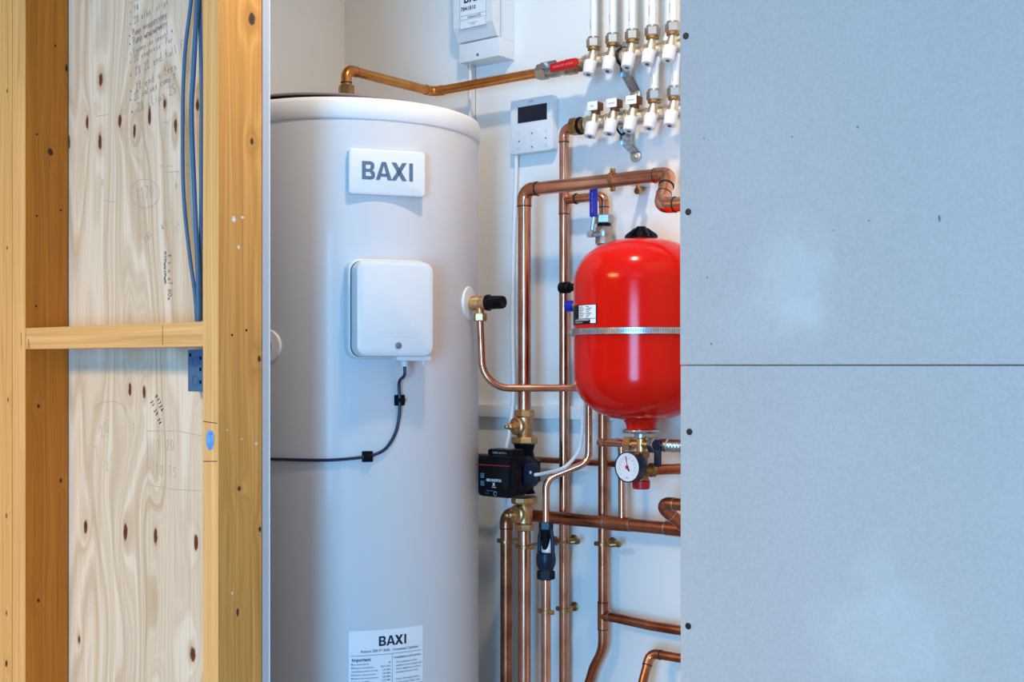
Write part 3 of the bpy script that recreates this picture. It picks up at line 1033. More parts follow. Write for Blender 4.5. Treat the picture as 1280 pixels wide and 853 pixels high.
def manifold(label, z, xs0, ntags, xend):
    T = thing('pipe_manifold', label, 'manifold', (xs0, YM, z))
    MB().cyl((xs0 - .024, YM, z), (xend, YM, z), .0150, 24, .001).build('header', CHROME, T)
    for k in range(int((xend - xs0) / DX) + 1):
        x = xs0 + DX * (k - .5) + .001
        for q in (-.0045, .0015):
            MB().lathe([(.0150, 0), (.0172, .0005), (.0172, .0030), (.0150, .0035)], (x + q, YM, z), X1, 24).build('collar', CHROME, T)
    st = None
    for k in range(5):
        x = xs0 + DX * k
        if st is None:
            b_ = MB().lathe([(.0085, .030), (.0085, .012), (.0105, .004), (.0115, -.004), (.0125, -.012), (.0095, -.016)], Vector((0, 0, 0)), Vector((0, .22, 1)), 20)
            b_.cyl((0, .014, 0), (0, -.004, -.003), .0105, 18)
            body = b_.build('outlet_body', CHROME, T, cut=False)
            kb = MB().lathe([(.0095, .0165), (.0130, .015), (.0136, .010), (.0124, -.012), (.0114, -.0135), (0, -.0135)], Vector((0, 0, 0)), Vector((0, .32, 1)), 24)
            knob = kb.build('knob', KNOBW, T, cut=False)
            dt = MB().lathe([(.0042, .0008), (.0042, -.0010), (.0020, -.0010), (0, .0002)], Vector((0, 0, 0)), Vector((0, .32, 1)), 12).build('knob_screw', mat('knob_hole', (.10, .11, .14), .5) if 'knob_hole' not in bpy.data.materials else bpy.data.materials['knob_hole'], knob, cut=False)
            st = (body, knob, dt)
            bs, kn_, ds = st
        else:
            bs, kn_, ds = [o.copy() for o in st]
            for o in (bs, kn_, ds):
                COL.objects.link(o)
            ds.parent = kn_
        bs.location = (x - xs0, 2.121 - YM, .004)
        kn_.location = (x - xs0, 2.110 - YM, -.0195)
        kd = Vector((0, -.32, -1)).normalized()
        ds.location = kd * .0138
        if k < ntags:
            p = Vector((x + .002, 2.124, z + .0235))
            MB().box(p + Vector((-.0115, -.0105, .0000)), p + Vector((.0115, .0115, .0160)), .001).cyl(p + Vector((0, 0, -.008)), p + Vector((0, 0, .001)), .0095, 18).build('blanking_cap', RUST, T)
            tg = MB().box(p + Vector((-.0122, -.0135, -.0012)), p + Vector((.0122, -.0107, .0165)), .0006).build('paper_tag', mat('tag_paper', (.88, .88, .88), .6) if 'tag_paper' not in bpy.data.materials else bpy.data.materials['tag_paper'], T)
            MB().flat(text2d(['Hall', 'Lounge', 'Kitchen'][k], .0052, .005, 'CENTER'), lambda X, Z: p + Vector((X, -.0139, Z + .006))).build('lettering', PENCIL, tg, 0)
        else:
            p = Vector((x, 2.126, z + .0265))
            MB().nut(p, p + UP * .0185, .0158).lathe([(.0125, .017), (.0132, .021), (.0095, .0225)], p, UP, 20).build('compression_nut', NUTM, T, 20)
            MB().lathe([(.0120, -.006), (.0132, -.005), (.0132, .0005), (.0120, .001)], p, UP, 20).build('olive', BRONZE, T)
    MB().lathe([(.0150, 0), (.0185, .001), (.0185, .007), (.0160, .008), (.0175, .009), (.0175, .014), (.0150, .015)], (xs0 - .030, YM, z), X1, 28).build('end_collar', CHROME, T)
    return T


manifold('nickel manifold with five white knobs and white pipes, joined to the red-handled valve', ZU, x0, 0, -1.215)
xl0 = at(744, 137, 2.125).x
manifold('nickel manifold with three paper-tagged blanked outlets, below the fully piped manifold', ZLw, xl0, 3, -1.215)
pos = ['beside the red-handled valve', 'second from the red-handled valve', 'directly above the steel bracket', 'second from the plasterboard edge', 'at the plasterboard edge']
for k in range(5):
    x = x0 + DX * k
    T = thing('plastic_pipe', 'white plastic pipe rising from the upper manifold, ' + pos[k], 'pipe', (x, 2.126, ZU + .05), 'white pipes on the upper manifold')
    MB().tube([(x, 2.126, ZU + .046), (x, 2.126, CZ)], .0080, 0, 18).build('pipe', PIPEW, T)
    p = Vector((x - .0022, 2.126 - .00795, ZU + .063 + .004 * (k % 2)))
    MB().flat(text2d('16x2.0 PE-RT', .0036, .02), lambda X, Z: p + Vector((-Z, 0, X))).build('lettering', PENCIL, T, 0)
for k, s in ((3, 'white plastic pipe entering the lower manifold beside its tagged outlets'), (4, 'white plastic pipe entering the lower manifold next to the plasterboard edge')):
    x = xl0 + DX * k
    T = thing('plastic_pipe', s, 'pipe', (x, 2.126, ZLw + .05), 'white pipes on the lower manifold')
    MB().tube([(x, 2.126, ZLw + .046), (x, 2.130, ZLw + .10), (x + .006, 2.172, ZLw + .165), (x + .006, 2.172, CZ)], .0080, .03, 18).build('pipe', PIPEW, T)
    p = Vector((x + .001, 2.126 - .0081, ZLw + .056))
    MB().flat(text2d('16x2.0 PE-RT', .0036, .02), lambda X, Z: p + Vector((-Z, 0, X))).build('lettering', PENCIL, T, 0)

# steel brackets that carry the two manifolds
xk = at(786, 100, 2.165).x


def bracket(label, z, ztop, flip):
    T = thing('manifold_bracket', label, 'bracket', (xk, YB, z))
    MB().box((xk - .011, 2.156, z - .036), (xk + .011, 2.1595, ztop), .0006).box((xk - .0115, 2.148, z - .036), (xk - .0095, 2.158, ztop)).build('strap', STEEL, T)
    b_ = MB()
    zb_ = z - .036
    b_.quad([(xk - .011, 2.156, zb_), (xk + .011, 2.156, zb_), (xk + .013, 2.184, zb_ - flip), (xk - .009, 2.184, zb_ - flip)])
    b_.quad([(xk - .011, 2.1595, zb_), (xk + .011, 2.1595, zb_), (xk + .013, 2.1875, zb_ - flip), (xk - .009, 2.1875, zb_ - flip)])
    b_.quad([(xk - .011, 2.156, zb_), (xk - .011, 2.1595, zb_), (xk - .009, 2.1875, zb_ - flip), (xk - .009, 2.184, zb_ - flip)])
    b_.build('cranked_arm', STEEL, T, 0)
    zr = zb_ - flip - .006
    MB().lathe([(.0125, 0), (.0125, -.004), (.0110, -.0045)], (xk + .003, 2.1885, zr), (0, 1, 0), 24).build('fixing_tab', STEEL, T)
    MB().lathe([(.0060, 0), (.0060, -.002), (.0030, -.0035), (0, -.0035)], (xk + .003, 2.184, zr), (0, 1, 0), 14).build('screw', CHROME, T)
    for dz in (-.022, .03):
        MB().nut((xk - .002, 2.156, z + dz), (xk - .002, 2.151, z + dz), .0062).build('bolt', CHROME, T)
    MB().torus((xk, YM, z), X1, .0175, .0022, 28, 6).build('rubber_lining', BLACK, T)


bracket('cranked zinc bracket holding the upper manifold off the wall', ZU, ZU + .03, .026)
bracket('slotted zinc bracket with a round foot under the lower manifold', ZLw - .012, ZLw + .022, .014)

# ------------------------------------------------------------------ controller
xa, xb = -1.7217, -1.6050
za, zb2 = EYE + .4645, EYE + .5830
RC = thing('room_controller', 'pale blue-grey wall controller with a blank dark screen', 'controller', ((xa + xb) / 2, YB, za))
cc = Vector(((xa + xb) / 2, YB - .0005, (za + zb2) / 2))
XV = Vector((1, 0, 0))
MB().plate(cc, XV, UP, xb - xa - .004, zb2 - za - .004, .008, .005).build('back_plate', PLASTIC, RC)
MB().plate(cc + Vector((0, -.008, 0)), XV, UP, xb - xa, zb2 - za, .0155, .006, .002).build('case', PLASTIC, RC)
yf = YB - .0245
s0_, s1_ = at(647.3, 155, yf), at(683.5, 132.5, yf)
MB().box((s0_.x, yf - .0004, EYE + .5320 - .0005), (s1_.x, yf + .001, EYE + .5665)).build('screen', SCREEN, RC)
kp = []
for px, py, sh in ((665, 166, 'u'), (665, 184, 'd'), (648.5, 177, 'l'), (682.5, 172.5, 'r')):
    q = at(px, py, yf)
    r = .0022
    d = {'u': [(-r, -r), (r, -r), (0, r)], 'd': [(-r, r), (0, -r), (r, r)], 'l': [(r, -r), (r, r), (-r, 0)], 'r': [(-r, -r), (r, 0), (-r, r)]}[sh]
    kp.append(([(q.x + a, q.z + b) for a, b in d], [(0, 1, 2)]))
MB().flat(join2d(kp), onF(yf - .0004)).build('arrow_keys', INK, RC, 0)
kp = []
for px, py in ((648.5, 167.5), (682.5, 163.5), (648.5, 186), (682.5, 182)):
    q = at(px, py, yf)
    for a in range(10):
        t, t2 = 2 * PI * a / 10, 2 * PI * (a + 1) / 10
        kp.append(line2d(q.x + .0022 * math.cos(t), q.z + .0022 * math.sin(t), q.x + .0022 * math.cos(t2), q.z + .0022 * math.sin(t2), .0006))
q = at(665, 176, yf)
kp += [line2d(q.x - .002, q.z, q.x + .002, q.z, .0006), line2d(q.x + .002, q.z, q.x + .002, q.z + .002, .0006)]
MB().flat(join2d(kp), onF(yf - .0004)).build('soft_keys', PALEINK, RC, 0)
q = at(664, 126.5, yf)
MB().flat(shift(baxi2d(.0042), q.x, q.z), onF(yf - .0004)).build('lettering', PALEINK, RC, 0)

# ------------------------------------------------------------------ wiring enclosure
ex0, ex1 = -1.845, -1.7285
ez0, ez1 = EYE + .680, EYE + .93
yf = 2.1365
EN = thing('wiring_enclosure', 'white wiring enclosure with a printed part number, high on the wall', 'enclosure', ((ex0 + ex1) / 2, YB, ez0))
MB().box((ex0, yf, ez0), (ex1, YB - .001, EYE + .7215), .0012).box((ex0 + .001, 2.152, EYE + .72), (ex1, YB - .001, ez1)).build('case', PLASTIC, EN)
# swollen lid above the terminal strip
zl = EYE + .7245
b_ = MB()
yfo = yf - .017
prof = [(yf + .010, zl), (yf + .000, zl + .001), (yfo, zl + .030), (yfo, ez1 - .004), (yf + .010, ez1 - .004)]
for xx in (ex0 + .000,):
    A_ = [Vector((ex0 - .002, y, z)) for y, z in prof]
    B_ = [Vector((ex1 - .0065, y, z)) for y, z in prof]
    b_.quad(A_)
    b_.quad(B_[::-1])
    for i in range(len(prof)):
        j = (i + 1) % len(prof)
        b_.quad([A_[i], A_[j], B_[j], B_[i]])
bmesh.ops.remove_doubles(b_.bm, verts=b_.bm.verts[:], dist=1e-5)
lid = b_.build('lid', PLASTIC, EN, 0)
yl = yfo - .0004
lx0, lx1 = at(574.8, 37.5, yl).x, at(608, 31.5, yl).x
lz0 = at(574.8, 37.5, yl).z
MB().box((lx0, yl, lz0), (lx1, yl + .0008, lz0 + .15)).build('label', STICK, lid)
w = lx1 - lx0
lt = [rect2d(lx0, lz0, lx1, lz0 + .0006), rect2d(lx0, lz0, lx0 + .0006, lz0 + .15), rect2d(lx1 - .0006, lz0, lx1, lz0 + .15), rect2d(lx0, lz0 + .0195, lx1, lz0 + .0201), rect2d(lx0, lz0 + .0285, lx1, lz0 + .0291),
      shift(text2d('7841810', .0125, .02), lx0 + .0025, lz0 + .040), shift(text2d('Contactor Kit', .0068, .012, 'CENTER'), lx0 + w * .54, lz0 + .0222),
      shift(text2d('Baxi Heating UK Ltd', .0032, .004, 'CENTER'), lx0 + w * .5, lz0 + .010), shift(text2d('CV34 4LL', .0032, .004, 'CENTER'), lx0 + w * .5, lz0 + .006), rect2d(lx1 - .0045, lz0 + .007, lx1 - .004, lz0 + .016)]
bx2 = baxi2d(.0185)
lt.append(shift(bx2, lx0 + w * .52, lz0 + .0660))
MB().flat(join2d(lt), onF(yl - .0004)).build('lettering', INK, lid, 0)
q = at(597, 68.5, yf)
MB().lathe([(.0036, 0), (.0036, -.0006), (.002, -.0007), (0, -.0002)], q, (0, 1, 0), 16).build('screw', GREYINK, EN)
q = at(587.5, 80, 2.158)
MB().cyl((q.x, 2.158, ez0 - .012), (q.x, 2.158, ez0 + .001), .0045, 14, .001).torus((q.x, 2.158, ez0 - .006), UP, .0052, .0014, 16, 6).build('cable_gland', CHROME, EN)
cable('flex_tail', 'grey flex dropping from the wiring enclosure behind the cylinder', [(q.x, 2.158, ez0 - .010), (q.x, 2.159, ez0 - .06), (q.x - .002, 2.160, ez0 - .3), (q.x - .002, 2.160, ez0 - .7)], .0035, CABLEW)

# ------------------------------------------------------------------ relief valve on the cylinder's side
pn = outw(70)
q = onT(70, EYE + .126, TR - .004)
PV = thing('relief_valve', 'brass relief valve with a black cap projecting from the side of the cylinder', 'valve', q)
MB().lathe([(.034, 0), (.034, .0045), (.032, .0065), (.014, .0075)], q, pn, 40).build('collar', LIDM, PV)
MB().lathe([(.012, .006), (.012, .012)], q, pn, 24).build('neck', BRASS, PV)
# the valve is turned a little so that it runs along the back wall
dv = (Vector((1, 0, 0)) * .9 + pn * .35).normalized()
v0 = q + pn * .010
MB().lathe([(.0125, 0), (.0148, .002), (.0148, .018), (.0135, .020), (.0135, .024), (.0150, .026), (.0150, .038), (.013, .040)], v0, dv, 28).build('valve_body', BRASS, PV)
MB().lathe([(.0165, .038), (.0165, .043), (.0140, .045), (.0132, .074), (.0120, .077), (0, .077)], v0, dv, 28).build('cap', BLACKG, PV)
oc = v0 + dv * .0205
MB().cyl(oc, oc + UP * -.024, .0085, 20).nut(oc + UP * -.0215, oc + UP * -.037, .0138).build('outlet_nut', BRASS, PV, 25)

# discharge pipe
pA = oc + UP * -.034
zr = EYE + (457 - 485.5) / FPX * 2.53
pB = Vector((pA.x + .004, pA.y + .004, zr))
pC = at(736, 486, 2.088)
pC.z = zr
pD = Vector((pC.x, pC.y, at(736, 585, 2.088).z + .012))
pE = at(682.5, 598, 2.04)
xT = pE.x
tun_z = at(682, 655, 2.04).z
DP = pipe('slim copper discharge pipe from the brass relief valve, passing behind the red vessel',
          [dict(p=[pA, pB, pC], r=.0073, b=.056, elbows=False)], base=pB)
MB().tube([pC + Vector((-.03, 0, 0)), pC, pD, pE + UP * -.002, (xT, 2.04, tun_z)], .0073, .030, 18, 10).build('pipe', COPPER, DP)

# tundish
TD = thing('tundish', 'black plastic tundish with a clear window on the slim discharge pipe', 'tundish', (xT, 2.04, tun_z - .11))
z = tun_z
MB().nut((xT, 2.04, z - .012), (xT, 2.04, z + .004), .0150).build('inlet_nut', NAVY, TD, 20)
MB().lathe([(.0125, -.012), (.0110, -.020), (.0085, -.045), (.0070, -.052)], (xT, 2.04, z), UP, 20).build('nozzle', BLACK, TD)
for s in (-1, 1):
    MB().tube([(xT + s * .0125, 2.04, z - .010), (xT + s * .0165, 2.04, z - .030), (xT + s * .0170, 2.04, z - .068)], .0042, .01, 10).build('side_arm', NAVY, TD)
MB().lathe([(.0120, -.030), (.0140, -.068), (.0138, -.068)], (xT, 2.047, z), UP, 18).build('window', CLEARW, TD)
MB().lathe([(.0160, -.058), (.0190, -.060), (.0205, -.072), (.0195, -.082), (.0150, -.094), (.0150, -.096)], (xT, 2.04, z), UP, 24).build('cup', NAVY, TD)
MB().nut((xT, 2.04, z - .113), (xT, 2.04, z - .095), .0185).build('outlet_nut', BLACK, TD, 20)
pipe('copper waste pipe running down from under the black tundish', [dict(p=[(xT, 2.04, z - .110), (xT, 2.04, 0)], r=.0098)])

# ------------------------------------------------------------------ main vertical pipes
Y5 = 2.080
x5 = at(655.5, 400, Y5).x
z5 = EYE + .3685
xe = at(837, 218, Y5).x
ze = EYE + .3010
ye = 2.028
pipe('thick copper pipe rising from the black pump and crossing to a zigzag elbow',
     [dict(p=[(x5, Y5, at(655, 515, Y5).z), (x5, Y5, z5), (xe, Y5, z5), (xe + .012, ye, ze), (XR - .001, ye, ze)], r=.0138, b=.021)], base=(x5, Y5, at(655, 515, Y5).z))

Y7 = 2.150
x7 = at(705, 400, Y7).x
xm0 = at(722, 165, YM).x
zb7 = EYE + (457 - 250) / FPX * 2.655
x8 = at(755, 240, Y7).x
T7 = pipe('copper pipe dropping from the lower manifold down the wall, second upright from the cylinder',
          [dict(p=[(xm0, YM + .004, ZLw), (x7, YM + .012, ZLw), (x7, Y7, 0)], r=.0103, b=.017),
           dict(p=[(x7, Y7, zb7), (x8, Y7, zb7), (x8, Y7, at(755, 272, Y7).z)], r=.0098, b=.014)], base=(x7, Y7, 0))
sleeve(T7, (x7, Y7, zb7 + .032), (x7, Y7, zb7 - .030), .0103, COPPER, 'tee')
ring(T7, Vector((x7 + .032, Y7, zb7)), X1, .0105)
# brass coupling from that pipe to the lower manifold
CP = thing('coupling', 'dark brass coupling between the lower manifold and its copper elbow', 'coupling', (xm0 + .0, YM, ZLw - .016))
MB().nut((xm0 - .016, YM, ZLw), (xm0 + .004, YM, ZLw), .0190).cyl((xm0 + .003, YM, ZLw), (at(731, 163, YM).x, YM, ZLw), .0150).build('union_nut', BRONZE, CP, 20)
MB().lathe([(.0160, 0), (.0185, .001), (.0185, .005), (.0160, .006)], (xm0 + .004, YM, ZLw), X1, 20).build('washer', BLACK, CP)

# blue lever valve
zv = at(755, 270, Y7).z
BV = thing('ball_valve', 'ball valve with an upright blue lever, behind the top of the red vessel', 'valve', (x8, Y7, zv - .075))
c = Vector((x8, Y7, zv))
MB().nut(c + UP * .002, c + UP * -.016, .0200).build('compression_nut', NUTM, BV, 20)
MB().lathe([(.0125, -.015), (.0145, -.017), (.0145, -.021), (.0125, -.023)], c, UP, 20).build('olive', BLACK, BV)
MB().lathe([(.0150, -.022), (.0172, -.025), (.0178, -.036), (.0165, -.043), (.0180, -.046), (.0180, -.058), (.0150, -.060)], c, UP, 24).build('valve_body', NUTM, BV)
MB().nut(c + UP * -.066, c + UP * -.080, .0165).cyl(c + UP * -.058, c + UP * -.068, .0130).build('end_nut', NUTM, BV, 20)
sp = c + Vector((-.006, -.014, -.040))
MB().cyl(sp, sp + Vector((0, -.026, 0)), .0055, 14).nut(sp + Vector((0, -.022, 0)), sp + Vector((0, -.031, 0)), .0088).build('spindle', STEEL, BV)
l0 = sp + Vector((-.000, -.022, 0))
l1 = at(742, 268, l0.y)
l2 = at(741.5, 238, l0.y)
MB().tube([l0, (l1.x + .001, l0.y, l1.z - .006), l1], .0042, .006, 8).build('lever', STEEL, BV)
hl = MB().plate(Vector(((l1.x + l2.x) / 2, l0.y + .004, (l1.z + l2.z) / 2)), XV, UP, .0150, l2.z - l1.z + .012, .0085, .004, .002).build('lever_sleeve', BLUEP, BV)
pm = Vector(((l1.x + l2.x) / 2 + .002, l0.y - .0050, (l1.z + l2.z) / 2 - .022))
MB().flat(text2d('WRAS APP. 25 BAR', .0050, .012), lambda X, Z: pm + Vector((-Z, 0, X))).build('lettering', mat('pale_blue_print', (.25, .32, .75), .5), hl, 0)

# rising pipe behind the vessel down to the side branch
Y9 = 2.150
x9 = at(753.5, 640, Y9).x
zt9 = at(752, 770, Y9).z
pb = [(x9, Y9, c.z - .080), (x9, Y9, zt9 - .030), (x9, Y9, zt9 - .07), (at(742, 835, Y9).x, Y9, at(742, 835, Y9).z), (at(733, 865, Y9).x, Y9, at(733, 865, Y9).z), (at(728, 900, Y9).x, Y9, at(728, 900, Y9).z - .1), (at(728, 900, Y9).x, Y9, 0)]
T9 = pipe('copper pipe running down behind the red vessel and kinking away at the bottom',
          [dict(p=pb, r=.0098, b=.08, elbows=False),
           dict(p=[(x9, Y9, zt9), (at(768, 772, Y9).x, Y9, at(768, 772.5, Y9).z), (at(815, 784, Y9).x, Y9, at(815, 783, Y9).z), (XR - .001, Y9, at(848, 787, Y9).z - .004)], r=.0100, b=.2, elbows=False)], COPPERD, base=(x9, Y9, 0))
sleeve(T9, (x9, Y9, zt9 + .028), (x9, Y9, zt9 - .028), .0100, COPPERD, 'tee')
MB().cyl((x9, Y9, zt9), at(762, 771, Y9), .0112, 18).build('tee_branch', COPPERD, T9)
ring(T9, at(762, 771, Y9), X1, .0100, SOLDER)

# bottom header
YH = 2.120
zh = EYE + (457 - 650) / FPX * 2.60
x63 = at(633, 700, YH).x
T63 = pipe('thick tarnished copper pipe running level under the red vessel to an elbow beside the cylinder',
           [dict(p=[(XR - .001, YH, zh - .001), (x63, YH, zh), (x63, YH, 0)], r=.0132, b=.020)], COPPERD, base=(x63, YH, 0))
x77 = at(775.5, 640, YH).x
zhc = zh
sleeve(T63, (at(757, 652, YH).x, YH, zhc), (at(789, 657, YH).x, YH, zhc), .0132, COPPERD, 'tee', SOLDER)
sleeve(T63, (at(833, 662, YH).x, YH, zhc), (at(858, 662, YH).x, YH, zhc), .0132, COPPERD, 'coupling', SOLDER)

# lower half of the pump pipe
pipe('thick pinkish copper pipe going down from the valve under the pump', [dict(p=[(x5, Y5, at(655, 660, Y5).z), (x5, Y5, 0)], r=.0136)])

# small pipe crossing at the back
zr2 = EYE + (457 - 577) / FPX * 2.68
pipe('narrow copper pipe running level along the wall at the height of the pump', [dict(p=[(-1.86, 2.1735, zr2), (at(800, 580, 2.1735).x, 2.1735, zr2)], r=.0066)], COPPERD)
# elbows at the edge of the board
e1_ = at(822, 629, 2.040)
pipe('copper elbow and stub half hidden by the plasterboard, just above the level pipe',
     [dict(p=[(XR - .001, 2.040, e1_.z), (e1_.x, 2.040, e1_.z), (at(858, 668, 2.085).x, 2.088, e1_.z - .052)], r=.0118, b=.016, rm=SOLDER)], COPPERD, base=e1_)
e2_ = at(813, 817, 2.130)
pipe('copper pipe turning downward through an elbow at the bottom of the plasterboard edge',
     [dict(p=[(XR - .001, 2.130, e2_.z), (e2_.x, 2.130, e2_.z), tuple(e2_ + (Vector((at(802, 853, 2.10).x, 2.105, at(802, 853, 2.10).z)) - e2_) * 4)], r=.0092, b=.016)], COPPERD, base=e2_)

# ------------------------------------------------------------------ pump with its two valves
zp = at(650, 588, Y5).z


def pump_valve(label, zc, up):
    T = thing('isolating_valve', label, 'valve', (x5, Y5, zc - .03))
    c = Vector((x5, Y5, zc))
    s = 1 if up else -1
    U = UP * s
    # pipe-side nut, body, pump-side union
    MB().lathe([(.0165, .036), (.0205, .034), (.0215, .030), (.0215, .022), (.0185, .019)], c, U, 8).build('pipe_nut', BRASS, T, 25)
    MB().lathe([(.0165, .022), (.0175, .006), (.0175, -.012), (.0150, -.018), (.0165, -.022)], c, U, 24).build('valve_body', BRASS, T)
    MB().lathe([(.0180, -.019), (.0275, -.022), (.0290, -.025), (.0290, -.034), (.0265, -.037)], c, U, 8 if up else 10).build('union_nut', BRASS, T, 25)
    f = Vector((-.12, -1, 0)).normalized()
    MB().lathe([(.012, .006), (.0165, .018), (.0190, .020), (.0190, .026), (.0165, .028), (.0125, .028)], c + UP * .001, f, 24).nut(c + UP * .001 + f * .027, c + UP * .001 + f * .036, .0115).lathe([(.0065, .035), (.0065, .045), (.0045, .047), (.0045, .055), (.0032, .056)], c + UP * .001, f, 14).build('spindle', BRASS, T, 30)
    return T


pump_valve('brass isolating valve with square spindle on top of the black pump', at(650, 533, Y5).z, True)
pump_valve('brass isolating valve with square spindle beneath the black pump', at(650, 642, Y5).z, False)
PU = thing('circulation_pump', 'black circulation pump with a red stripe, between two brass valves', 'pump', (x5, Y5, zp - .06))
c = Vector((x5, Y5, zp))
MB().lathe([(.0235, .058), (.0215, .050), (.0190, .040), (.0220, .028), (.034, .020), (.034, -.022), (.022, -.030), (.019, -.038), (.0215, -.044), (.0235, -.048)], c, UP, 28).build('volute', BLACK, PU)
fy = Vector((0, -1, 0))
MB().lathe([(.030, .012), (.044, .016), (.0460, .022), (.0460, .050), (.040, .055)], c + UP * -.004, fy, 32).build('motor_housing', BLACK, PU)
for k in range(6):
    a = math.radians(30 + 60 * k)
    d = Vector((math.cos(a), 0, math.sin(a)))
    MB().cyl(c + UP * -.004 + d * .040 + fy * .008, c + UP * -.004 + d * .040 + fy * .024, .0060, 10).build('bolt_boss', BLACK, PU)
# control head
hx = Vector((x5 - .003, Y5 - .050, zp - .006))
MB().plate(hx, XV, UP, .090, .086, .048, .012, .006).build('control_box', BLACKG, PU)
MB().plate(hx + UP * .038 + XV * .006, XV, UP, .070, .034, .034, .005, .004).build('terminal_cover', BLACKG, PU)
yh = hx.y - .0483
dash = join2d([rect2d(-.0445, .0215, .0415, .0236)])
MB().flat(dash, lambda x, z: Vector((hx.x + x, yh, hx.z + z))).build('stripe', mat('red_stripe', (.30, .006, .02), .4), PU, 0)['label'] = 'thin red stripe'
MB().flat(join2d([shift(text2d('GRUNDFOS', .0075, .02, 'CENTER'), .000, -.0105), shift(text2d('X', .0095, .03, 'CENTER'), .000, -.0195), line2d(-.005, -.022, .006, -.0225, .001)]), lambda x, z: Vector((hx.x + x, yh, hx.z + z))).build('lettering', mat('white_print', (.75, .78, .82), .5), PU, 0)
MB().flat(join2d([rect2d(-.035 + .0, .003 - j * .016 - i * .0036, -.035 + .010, .0052 - j * .016 - i * .0036) for j in range(2) for i in range(3)] + [shift(text2d('PWM  AUTO', .0034, .01), -.020, -.031), shift(text2d('I  II  III', .0040, .01), -.024, -.0365)] +
         [line2d(.004 + .0042 * math.cos(t), -.035 + .0042 * math.sin(t), .004 + .0042 * math.cos(t + .7), -.035 + .0042 * math.sin(t + .7), .0022) for t in [.7 * k for k in range(8)]]),
         lambda x, z: Vector((hx.x + x, yh, hx.z + z))).build('indicator_marks', mat('blue_grey_print', (.10, .20, .30), .5), PU, 0)
yh2 = hx.y - .0343
MB().flat(shift(text2d('UPM3 AUTO L', .0058, .012, 'CENTER'), .000, 0), lambda x, z: Vector((hx.x + .004 + x, yh2 - .0002, hx.z + .0455 + z))).build('lettering', mat('grey_print', (.35, .37, .42), .5), PU, 0)
q = Vector((x5 + .042, Y5 - .038, zp - .002))
MB().plate(q, Vector((0, 1, 0)), UP, .034, .044, .012, .005, .002).build('connector', NAVY, PU)
MB().lathe([(.0030, 0), (.0030, .001), (0, .0012)], q + Vector((.0122, -.012, .004)), XV, 12).build('led', mat('pale_led', (.8, .85, .9), .3), PU)

cable('pump_cable', 'white cable leaving the pump and looping up behind the red vessel', [q + Vector((.011, .004, -.002)), q + Vector((.03, .006, .001)), at(700, 587, 2.03), at(712, 579, 2.032), at(724, 563, 2.036), at(727.5, 545, 2.045), at(728.5, 520, 2.052), at(729.5, 480, 2.058)], .0036, CABLEW)
cable('controller_cable', 'white cable hanging from the wall controller down behind the thick copper pipe', [at(645.5, 188, 2.176), at(645, 215, 2.176), at(642, 300, 2.177), at(640.5, 400, 2.176), at(641.5, 480, 2.166), at(640, 515, 2.160), at(636, 545, 2.14), at(632, 562, 2.12), at(626, 585, 2.13), at(616, 606, 2.14), at(603, 616, 2.15), at(590, 622, 2.155)], .0046, CABLEW)

# ------------------------------------------------------------------ expansion vessel
VX = at(801.5, 410, 2.040).x
VY = 2.040
VR = .1300
EV = thing('expansion_vessel', 'glossy red expansion vessel strapped to the wall', 'expansion vessel', (VX, VY, 1.38))
zt_, zb_ = EYE + .2440, EYE - .1065
Hc = .088
prof = []
for k in range(13):
    a = PI / 2 * k / 12
    prof.append((VR * math.sin(a) ** .8 if k else 0, zt_ - Hc * (1 - math.cos(a))))
prof.append((VR, zb_ + Hc))
for k in range(11, -1, -1):
    a = PI / 2 * k / 12
    prof.append((VR * math.sin(a) ** .8 if k else 0, zb_ + Hc * (1 - math.cos(a))))
MB().lathe([(r, h) for r, h in prof], (VX, VY, 0), UP, 96, False).build('shell', RED, EV, 60)
zm = EYE + (457 - 408) / FPX * 2.29 - .008
MB().lathe([(.0022, .0)], (0, 0, 0), UP, 8) if False else None
MB().lathe([(VR + .0002, -.002), (VR + .0022, -.001), (VR + .0022, .001), (VR + .0002, .002)], (VX, VY, zm - .004), UP, 96, False).build('seam', RED, EV)
MB().lathe([(.036, zb_ + .004), (.030, zb_ - .006), (.028, zb_ - .018)], (VX, VY, 0), UP, 40).build('neck', RED, EV)
fz = zb_ - .0185
MB().lathe([(.027, .004), (.0350, .002), (.0362, -.001), (.0340, -.0045), (.024, -.006)], (VX, VY, fz), UP, 40).build('flange', STEEL, EV)
MB().lathe([(.014, -.004), (.0135, -.014)], (VX, VY, fz), UP, 24).build('spigot', STEEL, EV)
# valve cap on top
MB().lathe([(.0305, 0), (.0305, .004), (.0240, .006), (.0105, .023), (.0090, .0255), (0, .0260)], (VX, VY, zt_ - .003), UP, 28).build('cap', BLACKG, EV)
for k in range(6):
    a = 2 * PI * k / 6 + .4
    d = Vector((math.cos(a), math.sin(a), 0))
    e = Vector((-d.y, d.x, 0))
    p = Vector((VX, VY, zt_ - .002))
    b_ = MB()
    for s in (-1, 1):
        b_.quad([p + d * .012 + e * .0018 * s + UP * .003, p + d * .0325 + e * .0018 * s + UP * .003, p + d * .0305 + e * .0018 * s + UP * .009, p + d * .012 + e * .0018 * s + UP * .0225])
    b_.quad([p + d * .0325 + e * .0018 + UP * .003, p + d * .0325 - e * .0018 + UP * .003, p + d * .0305 - e * .0018 + UP * .009, p + d * .0305 + e * .0018 + UP * .009])
    b_.quad([p + d * .0305 + e * .0018 + UP * .009, p + d * .0305 - e * .0018 + UP * .009, p + d * .012 - e * .0018 + UP * .0225, p + d * .012 + e * .0018 + UP * .0225])
    b_.build('cap_rib', BLACKG, EV, 0)


